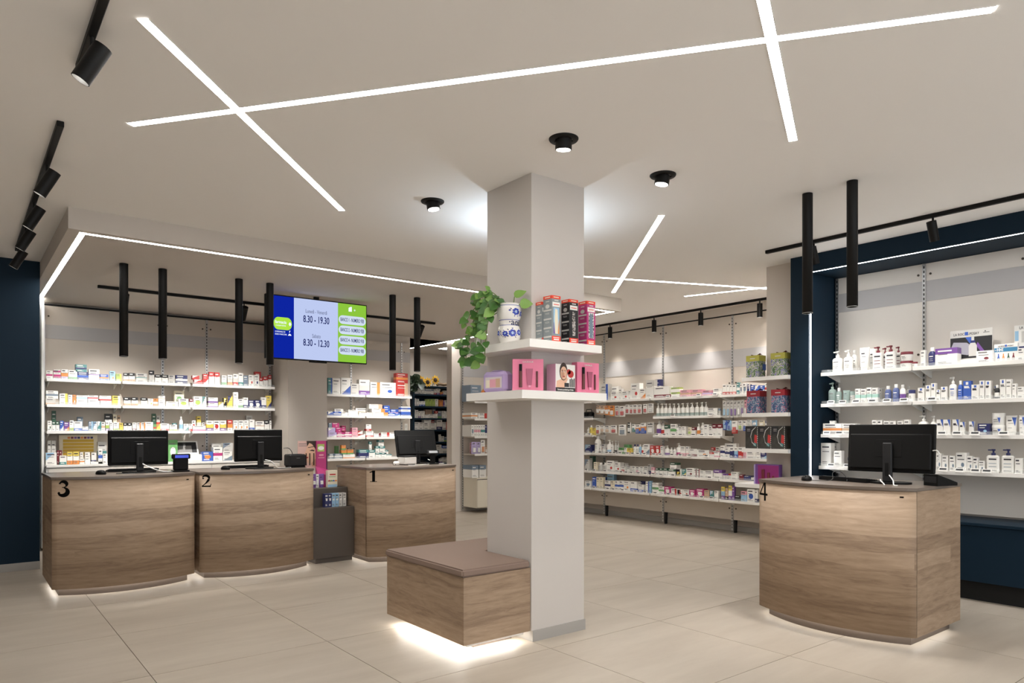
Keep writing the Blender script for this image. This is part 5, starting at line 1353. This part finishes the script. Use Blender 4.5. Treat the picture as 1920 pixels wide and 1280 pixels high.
# lavender case with window
t=thing('cosmetic_case','lavender cosmetic case with clear window on the lower column shelf','case',(2.715,3.64,ZL+.0005),-PI/2+math.radians(14))
LV=mat('case_lavender',(184,164,208),.5); b=MB(); b.box(-.10,.10,0,.09,0,.135,LV,.022); bd=obj('case_body',b,t); b=MB(); b.box(-.068,.068,-.0015,.001,.028,.098,mat('case_window',(214,206,206),.15)); wn_=obj('window',b,bd)
b=MB(); b.box(-.03,.02,-.002,-.0014,.032,.085,pm('p')); b.box(.02,.055,-.002,-.0014,.032,.088,pm('f')); b.box(-.058,-.03,-.002,-.0014,.032,.08,pm('c')); obj('contents_seen',b,wn_); b=MB(); b.tube([(-.06,.045,.134),(-.03,.045,.142),(.03,.045,.142),(.06,.045,.134)],.004,LV); obj('handle',b,bd)
t=thing('lipstick_tester','orange and burgundy wedge tester left of the lavender case','tester',(2.765,3.80,ZL+.0005),-PI/2)
b=MB(); b.add([(-.045,0,0),(.03,0,0),(.03,.06,0),(-.045,.06,0),(-.045,0,.018),(.03,0,.058),(.03,.06,.058),(-.045,.06,.018)],[[0,3,2,1],[4,5,6,7],[0,1,5,4],[1,2,6,5],[2,3,7,6],[3,0,4,7]],pm('d')); bd=obj('wedge',b,t); b=MB(); b.plate([(-.044,.001),(-.006,.001),(-.006,.037),(-.044,.017)],-.0008,0,pm('o')); obj('label_print',b,bd)
t=thing('dropper_bottle','small white bottle with black cap at the left end of upper column shelf','bottle',(2.80,3.915,ZU+.0005),0)
b=MB(); b.lathe([(.028,0),(.03,.004),(.03,.11),(.014,.125)],pm('e'),16); bd=obj('body',b,t); b=MB(); b.lathe([(.016,.1255),(.016,.15),(.010,.155),(.010,.175)],M['blackp'],14); obj('cap',b,t); b=MB(); b.plate(ell(-.005,.08,.010,.012,10),-.0312,-.0302,pm('r')); o=obj('label_print',b,bd,(0,0,0),-PI/3)
# ------------------------------------------------------------------ vase and trailing plant
t=thing('ceramic_vase','white and blue painted ceramic vase on the upper column shelf','vase',(2.80,3.585,ZU+.0005),0)
vg=mat('vase_glaze',(232,228,222),.18,coat=.4); prof=[(.058,0),(.062,.012),(.066,.02),(.073,.04),(.0755,.062),(.073,.088),(.066,.108),(.063,.115),(.062,.128),(.063,.142),(.066,.15),(.074,.165),(.079,.195),(.078,.222),(.073,.240),(.070,.244),(.074,.249),(.074,.254),(.066,.252),(.063,.235)]
b=MB(); b.lathe(prof,vg,40); vb=obj('body',b,t)
bl=mat('vase_cobalt',(52,70,168),.2,var=.4,vscale=60); b=MB()
def rv(z):
    for (r0,z0),(r1,z1) in zip(prof[:-4],prof[1:-3]):
        if z0<=z<=z1: return r0+(r1-r0)*(z-z0)/(z1-z0)
    return .066
def on_vase(pts,a0,z0,m,lift=.0008):
    q=[(a0+px/.072,z0+pz) for px,pz in pts]; b.add([((rv(z)+lift)*math.sin(a),-(rv(z)+lift)*math.cos(a),z) for a,z in q],[list(range(len(q)))],m)
for z in (.112,.146,.237): b.lathe([(rv(z)+.0007,z),(rv(z+.003)+.0007,z+.003)],bl,40,cap=False)
AV=math.radians(-24)   # side of the vase that faces the shop
rr=random.Random(3)
for (a0,z0,sc) in ((AV+.05,.062,1.35),(AV+.75,.068,1.1),(AV-.6,.058,1.0),(AV+.35,.198,1.3),(AV+1.05,.19,1.0),(AV+2.2,.06,1),(AV+3.4,.19,1),(AV-1.4,.065,.9)):
    for k in range(7): an=k*2*PI/7; on_vase([(.012*sc*math.cos(an)+.008*sc*math.cos(an+u*PI/4)*(1 if 1 else 0),.012*sc*math.sin(an)+.0055*sc*math.sin(an+u*PI/4)) for u in range(8)],a0,z0,bl)
    on_vase([(.005*sc*math.cos(u*PI/4),.005*sc*math.sin(u*PI/4)) for u in range(8)],a0,z0,pm('k'),.0012)
    for k in range(9):
        an=rr.random()*2*PI; dx,dz=math.cos(an),math.sin(an)*.7; r0=.024*sc; r1=r0+.014*sc
        on_vase([(dx*r0,dz*r0),(dx*(r0+r1)/2-dz*.004,dz*(r0+r1)/2+dx*.004),(dx*r1,dz*r1),(dx*(r0+r1)/2+dz*.004,dz*(r0+r1)/2-dx*.004)],a0,z0,pm('n') if k%3 else bl)
obj('painted_flowers',b,vb)
me=text_mesh('·aqua',.058,pm('n'),.0003,'LEFT',.0006)
for v in me.vertices: a=AV-.30+v.co.x/.064; v.co=(.0645*math.sin(a),-.0645*math.cos(a),v.co.z+.131)
obj('painted_word',me,vb)
t=thing('pothos_plant','trailing green pothos plant growing from the vase','plant',(2.80,3.585,ZU+.23),0)
b=MB(); b.lathe([(.062,.0),(.062,.006)],mat('potting_soil',(46,36,28),.95),20); obj('soil',b,t)
def leaf_mesh(m):
    b=MB(); n=8; vs=[];fs=[]
    out=[(0,.0),(.30,.10),(.42,.28),(.40,.48),(.28,.70),(.13,.88),(0,1.0)]
    for x,y in out: vs+=[(0,y,-.08*math.sin(PI*y)+.10*y*y*-.6),(x,y,.10*x/.42-.05*y-.06*y*y),(-x,y,.10*x/.42-.05*y-.06*y*y)]
    for i in range(len(out)-1): a=3*i; fs+=[[a,a+1,a+4,a+3],[a,a+3,a+5,a+2]]
    vs2=[(x,y,z-.006) for x,y,z in vs]; o=len(vs); fs+=[[i+o for i in f][::-1] for f in fs]
    b.add(vs+vs2,fs,m,True); return b.mesh('leaf')
LM=[leaf_mesh(M['leaf']),leaf_mesh(M['leafv']),leaf_mesh(mat('leaf_mid_green',(84,126,56),.4,var=.3,vscale=20))]
rr=random.Random(11)
# vines leave the rim, arch over the shelf edge toward the left and trail down (local coordinates)
VINES=[[(0,0,0),(-.06,.06,.06),(-.10,.13,.05),(-.13,.19,-.03),(-.14,.22,-.12)],[(0,.02,0),(-.07,.03,.05),(-.14,.06,.0),(-.15,.09,-.12),(-.155,.10,-.25),(-.15,.12,-.36)],[(0,0,0),(-.03,.10,.09),(-.06,.19,.08),(-.10,.28,.0),(-.12,.33,-.08)],[(0,.0,0),(-.09,.0,.02),(-.14,.03,-.08),(-.155,.04,-.2),(-.16,.05,-.33)],[(0,.03,0),(-.04,.12,.04),(-.10,.20,-.06),(-.13,.26,-.18),(-.14,.28,-.28),(-.13,.30,-.33)],[(0,.02,0),(-.05,.09,.10),(-.08,.15,.12),(-.10,.2,.09)],[(0,0,0),(-.10,.12,-.02),(-.14,.16,-.15),(-.15,.17,-.28),(-.15,.20,-.36)],[(-.02,.02,0),(-.10,.24,-.10),(-.12,.33,-.19),(-.12,.37,-.21)],[(.01,-.03,0),(.015,-.035,.07)],[(.02,-.04,0),(.03,-.07,.02)]]
for vi,P_ in enumerate(VINES):
    P=[Vector(p) for p in P_]; pts=[]
    for i in range(len(P)-1):
        p0=P[max(i-1,0)];p1=P[i];p2=P[i+1];p3=P[min(i+2,len(P)-1)]
        for k in range(6): u=k/6; pts.append(.5*((2*p1)+(-p0+p2)*u+(2*p0-5*p1+4*p2-p3)*u*u+(-p0+3*p1-3*p2+p3)*u**3))
    pts.append(P[-1]); b=MB(); b.tube(pts,.0032,M['stem'],6); obj('vine',b,t)
    if vi>=8: sel=[len(pts)-1]
    else: sel=list(range(3,len(pts),2))
    for k in sel:
        c=pts[k]; s=.045+.04*rr.random()
        if vi>=8: s=.085
        d=Vector((-.55+rr.uniform(-.5,.4),rr.uniform(-.7,.7),rr.uniform(-.9,.25))).normalized()
        if vi==8: d=Vector((.6,-.55,.45)).normalized()
        if vi==9: d=Vector((.7,-.6,.05)).normalized()
        nrm=Vector((-.7,-.75,.35+rr.uniform(-.5,.5))); nrm=(nrm-d*nrm.dot(d)).normalized(); xa=d.cross(nrm).normalized()
        R=Matrix((xa,d,nrm)).transposed().to_4x4()
        o=obj('leaf',LM[rr.randrange(3)],t); o.matrix_local=Matrix.Translation(c)@R@Matrix.Scale(s,4)
# ================================================================== TELEVISION
t=thing('television','wide information screen hanging above counters two and one','screen',(3.174,7.5,2.118),0)
TW,TH=1.177,.687; b=MB(); b.box(-TW/2,TW/2,0,.045,0,TH,M['blackp'],.004); tb=obj('housing',b,t)
b=MB(); b.box(-.10,.10,.002,.03,-.016,0,M['blackp'],.003); obj('sensor_bar',b,t)
b=MB(); b.box(-.15,.15,.046,.06,.2,.5,M['black']); b.box(-.03,.03,.055,.075,.45,.722,M['black']); obj('ceiling_mount',b,t)
def scr(name,rgb,k=.55):
    return emitter('screen_'+name,lin(rgb),k)
sb,sw,sg,sx_=scr('blue',(12,34,150)),scr('pale_blue',(178,190,226)),scr('green',(132,186,58)),scr('ink',(24,34,92))
sl=scr('box',(196,208,226)); slg=scr('logo_green',(158,206,62),.6); swh=scr('white',(225,232,245),.6); sgt=scr('grey_ink',(98,106,136))
m0=.012; xa,xb,xc,xd=-TW/2+m0,2.893-3.174,3.402-3.174,TW/2-m0
b=MB(); b.box(xa,xb,-.0015,-.0003,m0,TH-m0,sb); b.box(xb,xc,-.0015,-.0003,m0,TH-m0,sw); b.box(xc,xd,-.0015,-.0003,m0,TH-m0,sg)
sc_=obj('screen',b,tb)
cxl=(2.668+2.872)/2-3.174
def pill(cx,cz,w_,h,m,y,nm):
    r=min(h/2,.05); pts=ell(cx+w_/2-r,cz,r,h/2,12,-PI/2,PI/2)+ell(cx-w_/2+r,cz,r,h/2,12,PI/2,3*PI/2); b=MB(); b.plate(pts,y-.0006,y,m); return obj(nm,b,sc_)
pill(cxl,TH*.555,.20,.135,slg,-.0018,'logo_pill')
text('logo_text','farmacia',.046,swh,sc_,(cxl-.022,-.0028,TH*.575),bold=.0006,sx=.8); text('logo_text_small','cooperativa',.026,swh,sc_,(cxl-.022,-.0028,TH*.525),sx=.9)
b=MB(); b.box(cxl+.066,cxl+.092,-.003,-.0025,TH*.545,TH*.565,swh); b.box(cxl+.072,cxl+.086,-.003,-.0025,TH*.528,TH*.582,swh); obj('logo_cross',b,sc_)
text('town_text','COMUNALE DI',.022,swh,sc_,(cxl-.085,-.0025,TH*.425),align='LEFT',sx=.75); text('town_text','SASSO MARCONI',.022,swh,sc_,(cxl-.085,-.0025,TH*.385),align='LEFT',sx=.75)
b=MB(); b.plate([(cxl+.055,TH*.375),(cxl+.095,TH*.375),(cxl+.085,TH*.40),(cxl+.07,TH*.405)],-.0026,-.002,swh); b.plate([(cxl+.07,TH*.42),(cxl+.074,TH*.42),(cxl+.084,TH*.455),(cxl+.072,TH*.45)],-.0026,-.002,swh); obj('crest',b,sc_)
xm=(xb+xc)/2
text('day_text','Lunedì - Venerdì',.060,sgt,sc_,(xm,-.0025,TH*.79),sx=.62); text('hours_text','8.30 - 19.30',.105,sx_,sc_,(xm,-.0025,TH*.66),bold=.0014,sx=.60)
text('day_text','Sabato',.060,sgt,sc_,(xm,-.0025,TH*.40),sx=.62); text('hours_text','8.30 - 12.30',.105,sx_,sc_,(xm,-.0025,TH*.285),bold=.0014,sx=.60)
xg=(xc+xd)/2
for k,s in enumerate(('BANCO 1 - NUMERO 93B','BANCO 2 - NUMERO 92B','BANCO 4 - NUMERO 91B','BANCO 3 - NUMERO 90B')):
    zz=TH*(.715-.168*k); pill(xg+.002,zz,.335,.098,sl,-.0018,'queue_box'); text('queue_text',s,.060,sx_,sc_,(xg,-.003,zz),sx=.43,bold=.0004)
b=MB(); b.plate([(xg-.045,TH*.86),(xg-.005,TH*.86),(xg-.005,TH*.94),(xg-.02,TH*.94),(xg-.045,TH*.92)],-.0026,-.002,swh); obj('ticket_icon',b,sc_); text('plus_icon','+',.05,swh,sc_,(xg+.03,-.0025,TH*.885))
# ================================================================== STEP DISPLAY BETWEEN COUNTERS TWO AND ONE
t=thing('display_stand','dark brown stepped display stand between counters two and one','display stand',(0,0,0))
b=MB(); b.box(2.838,3.285,6.84,7.0,.05,.56,M['stand'],.003); obj('lower_step',b,t); b=MB(); b.box(2.838,3.285,7.0005,7.35,.05,.75,M['stand'],.003); obj('upper_step',b,t); b=MB(); b.box(2.87,3.27,6.86,7.3,0,.05,M['stand']); obj('plinth',b,t)
for k,(x,c) in enumerate(zip((3.012,3.050,3.088,3.127,3.168,3.210),'nnkkee')):
    b=carton(.036,.062,.138,'P',c+('w' if c in 'nk' else 's'),random.Random(k)); b.plate(ell(0,.075,.010,.012,10),-.0012,-.0007,pm('w'))
    tag(obj('serum_carton',b,None,(x,6.912,.5605)),'%s serum carton, %s from left on the lower display step'%({'n':'navy','k':'light blue','e':'pale grey'}[c],ORD[k]),'carton','serum cartons on the display stand')
for k,(x,c) in enumerate(((2.962,'vw'),(3.045,'vw'))):
    r_=thing('hair_removal_tube','%s purple and white tube on the upper display step'%('left','right')[k],'tube',(x,7.10,.7505),0,'purple tubes on the display stand'); tube_(r_,.062,.145,'B',c)
b=carton(.03,.03,.14,'P','wp',random.Random(2)); tag(obj('slim_carton',b,None,(3.0005,7.12,.7505)),'slim white carton between the purple tubes','carton')
t=thing('counter_card','cream leaflet card with colourful drawing on the upper display step','card',(3.148,7.075,.7505),0)
b=MB(); b.box(-.054,.054,0,.05,0,.178,pm('c'),.001); bd=obj('card_box',b,t); b=MB(); b.box(-.052,.052,-.0008,0,.002,.03,pm('k')); b.box(-.03,.035,-.0008,0,.128,.142,pm('r')); b.box(-.04,.035,-.0008,0,.108,.113,pm('g'))
for k in range(4): b.plate(ell(-.035+.024*k,.062,.016,.014,10,0,PI),-.0010,0,pm('rgbo'[k]))
obj('drawing',b,bd)
# face poster and magenta tower on counter two
t=thing('counter_poster','magenta and pink poster with woman portrait at the right end of counter two','poster',(2.99,7.24,.751),0)
b=MB(); b.box(-.155,.04,0,.006,.20,.49,mat('poster_pink',(214,176,166),.5)); bp_=obj('picture_board',b,t); b=MB(); e_=-.0008
b.plate([(.0395,.22),(.0395,.47),(-.03,.485),(-.055,.44),(-.062,.40),(-.085,.345),(-.068,.335),(-.07,.315),(-.06,.305),(-.064,.285),(-.05,.255),(-.01,.245),(.0,.22)],e_,0,M['skin']); b.plate([(.0395,.40),(.0395,.489),(-.06,.489),(-.055,.43),(-.03,.468),(.0,.455)],e_-.0004,e_,M['hair'])
b.plate([(-.03,.385),(.02,.378),(.03,.39),(.0,.398)],e_-.0004,e_,M['hair']); b.plate([(-.045,.415),(.02,.425),(.02,.432),(-.045,.422)],e_-.0004,e_,M['hair']); b.plate([(-.069,.318),(-.045,.322),(-.04,.31),(-.062,.304)],e_-.0004,e_,M['lips']); b.plate([(.0395,.22),(.0395,.30),(.0,.26),(-.01,.245),(.0,.22)],e_-.0003,e_,M['skin2'])
b.box(-.145,-.06,-.0008,0,.455,.462,M['txtg']); b.box(-.145,-.06,-.0008,0,.435,.441,M['txtg']); obj('portrait_print',b,bp_)
b=MB(); b.box(.04,.15,-.02,.006,.0,.49,pm('m')); mt_=obj('tower',b,t); b=MB(); b.box(.052,.13,-.0208,-.02,.375,.455,pm('l')); b.plate(ell(.092,.412,.034,.022,14),-.0214,-.0208,pm('w')); b.box(.07,.12,-.0208,-.02,.33,.345,pm('p')); b.box(.06,.13,-.0208,-.02,.305,.312,pm('p')); obj('tower_print',b,mt_)
b=MB(); b.box(.151,.165,-.02,.006,.0,.49,mat('tower_side_plum',(70,24,60),.5)); obj('tower_side',b,t); b=MB(); b.add([(.03,-.02,.0),(.17,-.02,.0),(.17,-.10,.0),(.03,-.10,.0),(.03,-.02,.22),(.17,-.02,.18),(.17,-.10,.13),(.03,-.10,.13)],[[0,1,2,3],[4,7,6,5],[0,3,7,4],[3,2,6,7],[2,1,5,6],[1,0,4,5]],pm('m')); obj('tray',b,t)
for k,x in enumerate((-.075,-.035,.01)):
    b=MB(); b.cyl((x,-.012,.232),(x,-.012,.36),.0055,M['blackp'],8); tag(obj('mascara',b,None,(2.99,7.225,.751)),'black mascara stick, %s from left before the counter poster'%ORD[k],'mascara','mascara sticks')
# ================================================================== SUNFLOWERS ON THE CABINET
for k,(x,z,lb) in enumerate(((6.505,2.235,'left'),(6.638,2.215,'middle'),(6.797,2.26,'right'))):
    t=thing('sunflower',lb+' yellow sunflower on top of the dark blue cabinet','flower',(x,10.86,z),0,'artificial sunflowers')
    pb=MB(); pb.add([(0,0,.03),(.012,-.004,.055),(.008,.0,.085),(0,.004,.098),(-.008,0,.085),(-.012,-.004,.055),(0,.001,.06)],[[0,1,6],[1,2,6],[2,3,6],[3,4,6],[4,5,6],[5,0,6]],M['sun'],True); pme=pb.mesh('petal')
    for i in range(18):
        o=obj('petal',pme,t); o.rotation_euler=(0,2*PI*i/18+(.17 if i%2 else 0),0); o.scale=(1.15,1,.95 if i%2 else .82)
    b=MB(); b.lathe([(.040,0),(.034,.010),(.018,.016),(.002,.018)],M['sunc'],20,Matrix.Rotation(PI/2,4,'X')); obj('flower_heart',b,t); b=MB(); b.tube([(0,.01,0),(.0,.06,-.03),(.0,.10,2.155-z)],.006,M['stem']); obj('stem',b,t)
t=thing('leaf_spray','dark green leaf spray on top of the dark blue cabinet','foliage',(6.34,10.88,2.15),0)
LD=leaf_mesh(M['leafd']); rr=random.Random(5)
for i in range(26):
    o=obj('leaf',LD,t); s=.11+.06*rr.random(); d=Vector((rr.uniform(-1,1),rr.uniform(-.8,.1),rr.uniform(-.6,1))).normalized(); nrm=Vector((0,-1,.3)); nrm=(nrm-d*nrm.dot(d)).normalized(); xa_=d.cross(nrm).normalized()
    o.matrix_local=Matrix.Translation((rr.uniform(-.06,.14),rr.uniform(-.05,.02),rr.uniform(-.03,.1)))@Matrix((xa_,d,nrm)).transposed().to_4x4()@Matrix.Scale(s,4)
b=MB(); b.tube([(0,0,0),(.02,0,.08),(.1,0,.12)],.005,M['stem']); obj('stem',b,t)
b=MB(); b.tube([(6.86,10.92,2.18),(6.92,10.90,2.195),(7.0,10.9,2.185),(7.08,10.9,2.20),(7.17,10.9,2.205)],.028,M['bark'],9); tag(obj('driftwood_branch',b),'brown driftwood branch on top of the dark blue cabinet','branch')
# ================================================================== PILLAR SHELVES WITH GIFT BOXES
for k,(z,ye) in enumerate(((1.884,4.19),(1.525,4.19),(1.17,4.19),(.815,4.27))):
    b=MB(); b.prism([(6.26,3.682),(6.449,3.682),(6.449,4.031),(6.68,4.031),(6.68,ye),(6.26,ye)],z-.038,z,M['white']); tag(obj('corner_shelf',b),['top','second','third','lowest'][k]+' white corner shelf on the right pillar','shelf','white shelves on the right pillar')
FL1=print_mat('print_floral_green',(78,110,70),(226,222,196),26,.46,.52,(104,98,168)); FL2=print_mat('print_floral_blue',(58,80,116),(150,176,190),26,.46,.56,(206,70,110))
def gift_box(loc,w_,d,h,body,lid,rib,label):
    t=thing('gift_box',label,'gift box',loc,-PI/2,'patterned gift boxes on the right pillar'); b=MB(); b.box(-w_/2,w_/2,0,d,0,h*.70,body); obj('box_body',b,t); b=MB(); b.box(-w_/2-.002,w_/2+.002,-.002,d+.002,h*.70,h*.95,lid); ld=obj('lid',b,t)
    b=MB(); b.box(-w_/2-.003,w_/2+.003,d*.4,d*.6,h*.949,h*.957,rib); b.add([(0,d*.5,h*.955),(-.05,d*.45,h*1.02),(-.06,d*.55,h*.98),(.05,d*.45,h*1.05),(.065,d*.55,h*.99)],[[0,2,1],[0,1,2],[0,3,4],[0,4,3]],rib); obj('ribbon',b,ld); b=MB(); b.box(-w_*.2,w_*.2,-.0028,-.002,h*.80,h*.835,pm('e')); obj('brand_print',b,ld)
olv=mat('gift_lid_olive',(178,172,72),.5); rbn=mat('ribbon_dark_red',(86,22,26),.5)
gift_box((6.33,4.112,1.8845),.142,.12,.235,FL1,olv,rbn,'olive lidded floral gift box, left on the top pillar shelf'); gift_box((6.30,3.815,1.8845),.147,.13,.235,FL1,olv,rbn,'olive lidded floral gift box, right on the top pillar shelf')
gift_box((6.33,4.104,1.5255),.146,.12,.238,FL2,mat('gift_lid_red',(150,34,44),.5),rbn,'red lidded floral gift box, left on the second pillar shelf'); gift_box((6.30,3.814,1.5255),.142,.13,.238,FL2,MATS['gift_lid_red'],rbn,'red lidded floral gift box, right on the second pillar shelf')
b=MB(); b.box(-.03,.03,-.001,0,-.03,.03,pm('b')); tag(obj('gift_tag',b,None,(6.42,4.036,1.99),0),'blue gift tag hanging on the left olive gift box','tag')
for k,y in enumerate((4.11,3.962,3.816)):
    t=thing('clear_gift_pack',['left','middle','right'][k]+' clear gift pack with black label on the third pillar shelf','gift pack',(6.31,y,1.1705),-PI/2,'clear gift packs on the right pillar')
    b=MB(); b.box(-.070,.070,0,.12,0,.225,mat('pack_smoke',(72,70,66),.25,var=.5,vscale=22)); bd=obj('pack_body',b,t); b=MB(); b.box(-.070,.002,-.0012,0,.14,.222,pm('x')); b.box(-.05,-.015,-.002,-.0012,.19,.195,pm('e')); b.box(-.05,-.015,-.002,-.0012,.175,.179,pm('e')); obj('label_print',b,bd)
    b=MB(); b.plate([(.03,.06),(.06,.05),(.065,.13),(.035,.14)],-.0015,-.0004,pm('r')); b.plate([(.02,.03),(.05,.02),(.055,.07),(.03,.07)],-.0014,-.0004,pm('t')); obj('contents_print',b,bd); b=MB(); b.tube([(.05,-.004,.215),(.012,-.008,.18),(-.005,-.008,.12),(.01,-.008,.06),(.045,-.004,.03)],.0035,pm('e')); obj('cord_handle',b,bd)
    b=MB()
    for i in range(12): b.box(.064,.070,-.0016,-.0004,.004+i*.0185,.012+i*.0185,pm('w'))
    obj('dotted_edge',b,bd)
t=thing('gift_set','purple and pink gift set on the lowest pillar shelf','gift set',(6.32,3.945,.8155),-PI/2)
b=MB(); b.box(-.13,.13,0,.06,0,.20,pm('v'),.001); bd=obj('box_body',b,t); b=MB(); b.box(-.10,.128,-.0008,0,.002,.19,mat('gift_box_plum',(150,52,120),.35)); obj('front_print',b,bd)
for k,x in enumerate((-.04,.02,.07)): b=MB(); b.cyl((x,-.004,.02),(x,-.004,.15-.03*k),.016-.003*k,pm('d'),10); obj('bottle',b,bd)
b=MB(); b.box(-.145,-.131,0,.05,0,.195,pm('a')); obj('side_print',b,bd)
# ================================================================== BOARDS IN THE NICHE AND ON THE BASE UNIT
t=thing('display_board','dark product display board with white header on the niche top shelf','display board',(6.66,2.27,1.8955),-PI/2)
b=MB(); b.box(-.156,.156,0,.008,0,.298,pm('e')); bd=obj('board',b,t); b=MB(); b.box(-.154,.154,-.001,0,.06,.236,pm('x')); pr=obj('picture_print',b,bd)
b=MB(); b.plate([(-.15,.15),(-.09,.10),(-.02,.085),(.02,.15),(-.03,.19),(-.13,.20)],-.0014,-.001,mat('print_silver',(164,162,172),.4)); b.plate([(-.04,.235),(.0,.236),(.02,.19),(-.01,.185)],-.0016,-.001,pm('b')); b.plate([(0.05,.19),(.12,.08),(.09,.08),(.04,.16)],-.0013,-.001,pm('v')); obj('smear_print',b,bd)
b=MB(); b.plate([(-.015,.075),(.045,.075),(.045,.16),(.032,.185),(-.002,.185),(-.015,.16)],-.003,-.0016,pm('e')); b.box(-.002,.032,-.0032,-.0016,.185,.205,pm('n')); b.box(.005,.025,-.0032,-.0016,.205,.235,pm('e')); obj('bottle_print',b,bd)
text('brand_text','LA ROCHE-POSAY',.030,M['txtd'],bd,(-.035,-.001,.262),sx=.78); b=MB(); b.box(-.045,-.02,-.0022,-.0016,.252,.28,pm('b')); obj('brand_square',b,bd); b=MB(); b.box(.09,.135,-.001,0,.262,.268,M['txtg']); b.plate(ell(.105,.275,.005,.005,8),-.001,0,M['txtd']); obj('lab_mark',b,bd)
b=MB(); b.box(-.156,.156,-.07,0,0,.045,pm('w')); obj('foot_tray',b,t)
t=thing('display_board','white promotional card with blue band on the niche top shelf','display board',(6.56,1.99,1.8955),-PI/2)
b=MB(); b.box(-.080,.080,0,.03,0,.145,pm('w')); bd=obj('board',b,t); b=MB(); b.box(-.079,.079,-.0008,0,.082,.115,mat('print_sea_blue',(62,128,168),.4,var=.2,vscale=20)); obj('band_print',b,bd); text('price_text','-10€',.030,pm('w'),bd,(-.045,-.0015,.098),bold=.001); text('brand_text','LA ROCHE-POSAY',.016,M['txtd'],bd,(0,-.001,.126),sx=.8); b=MB(); b.box(-.006,.008,-.002,-.0014,.121,.137,pm('b')); obj('brand_square',b,bd)
b=MB()
for k,c in enumerate('bohd'): x=-.05+.034*k; b.plate([(x-.010,.03),(x+.010,.03),(x+.004,.05),(x+.003,.068),(x-.003,.068),(x-.004,.05)],-.001,0,pm(c)); b.box(x-.010,x+.010,-.0012,0,.012,.03,pm('e'))
obj('bottle_print',b,bd)
t=thing('display_board','white and blue display board at the right picture edge','display board',(6.72,1.83,1.8955),-PI/2)
b=MB(); b.box(-.15,.15,0,.008,0,.30,pm('w')); bd=obj('board',b,t); b=MB(); b.box(-.148,.148,-.001,0,.0,.13,pm('n')); b.plate([(-.145,.175),(-.12,.175),(-.12,.255),(-.145,.255)],-.001,0,pm('k')); b.box(-.10,.12,-.001,0,.16,.25,pm('e')); obj('picture_print',b,bd); text('brand_text','LA ROCHE-POSAY',.030,M['txtd'],bd,(-.02,-.001,.278),sx=.78)
t=thing('price_list_card','cream card with yellow table leaning on the panel above white base','card',(1.145,9.70,.9625),0)
b=MB(); b.box(-.194,.194,0,.006,0,.335,pm('c')); bd=obj('card',b,t); b=MB()
for k in range(5): b.box(-.155,.155,-.0008,0,.10+.038*k,.132+.038*k,mat('print_mustard',(206,168,52),.5)); 
for k in range(8): b.box(-.11+.033*k,-.083+.033*k,-.0008,0,.292,.316,[pm('o'),pm('d'),pm('v'),pm('n')][k%4])
b.box(-.11,.16,-.0008,0,.082,.092,pm('d')); obj('table_print',b,bd)
t=thing('small_sign','small white sign on the panel above counter one','sign',(5.585,9.787,1.40),0); b=MB(); b.box(-.026,.026,0,.002,-.06,.06,pm('w')); obj('sign_plate',b,t); b=MB(); b.box(-.018,.018,-.0006,0,.02,.024,M['txtg']); b.box(-.018,.010,-.0006,0,.0,.004,M['txtg']); obj('sign_print',b,t)
t=thing('camera_bag','black camera shaped item on the short shelf left end','bag',(7.86,8.07,1.5455),-PI/2); b=MB(); b.box(-.09,.09,0,.10,0,.10,M['blackp'],.02); bd=obj('body',b,t); b=MB(); b.cyl((0,-.03,.05),(0,0,.05),.035,M['blackp'],16); obj('front_pocket',b,bd); b=MB(); b.tube([(-.07,.05,.09),(-.05,.05,.14),(.05,.05,.14),(.07,.05,.09)],.006,M['blackp']); obj('strap',b,bd)
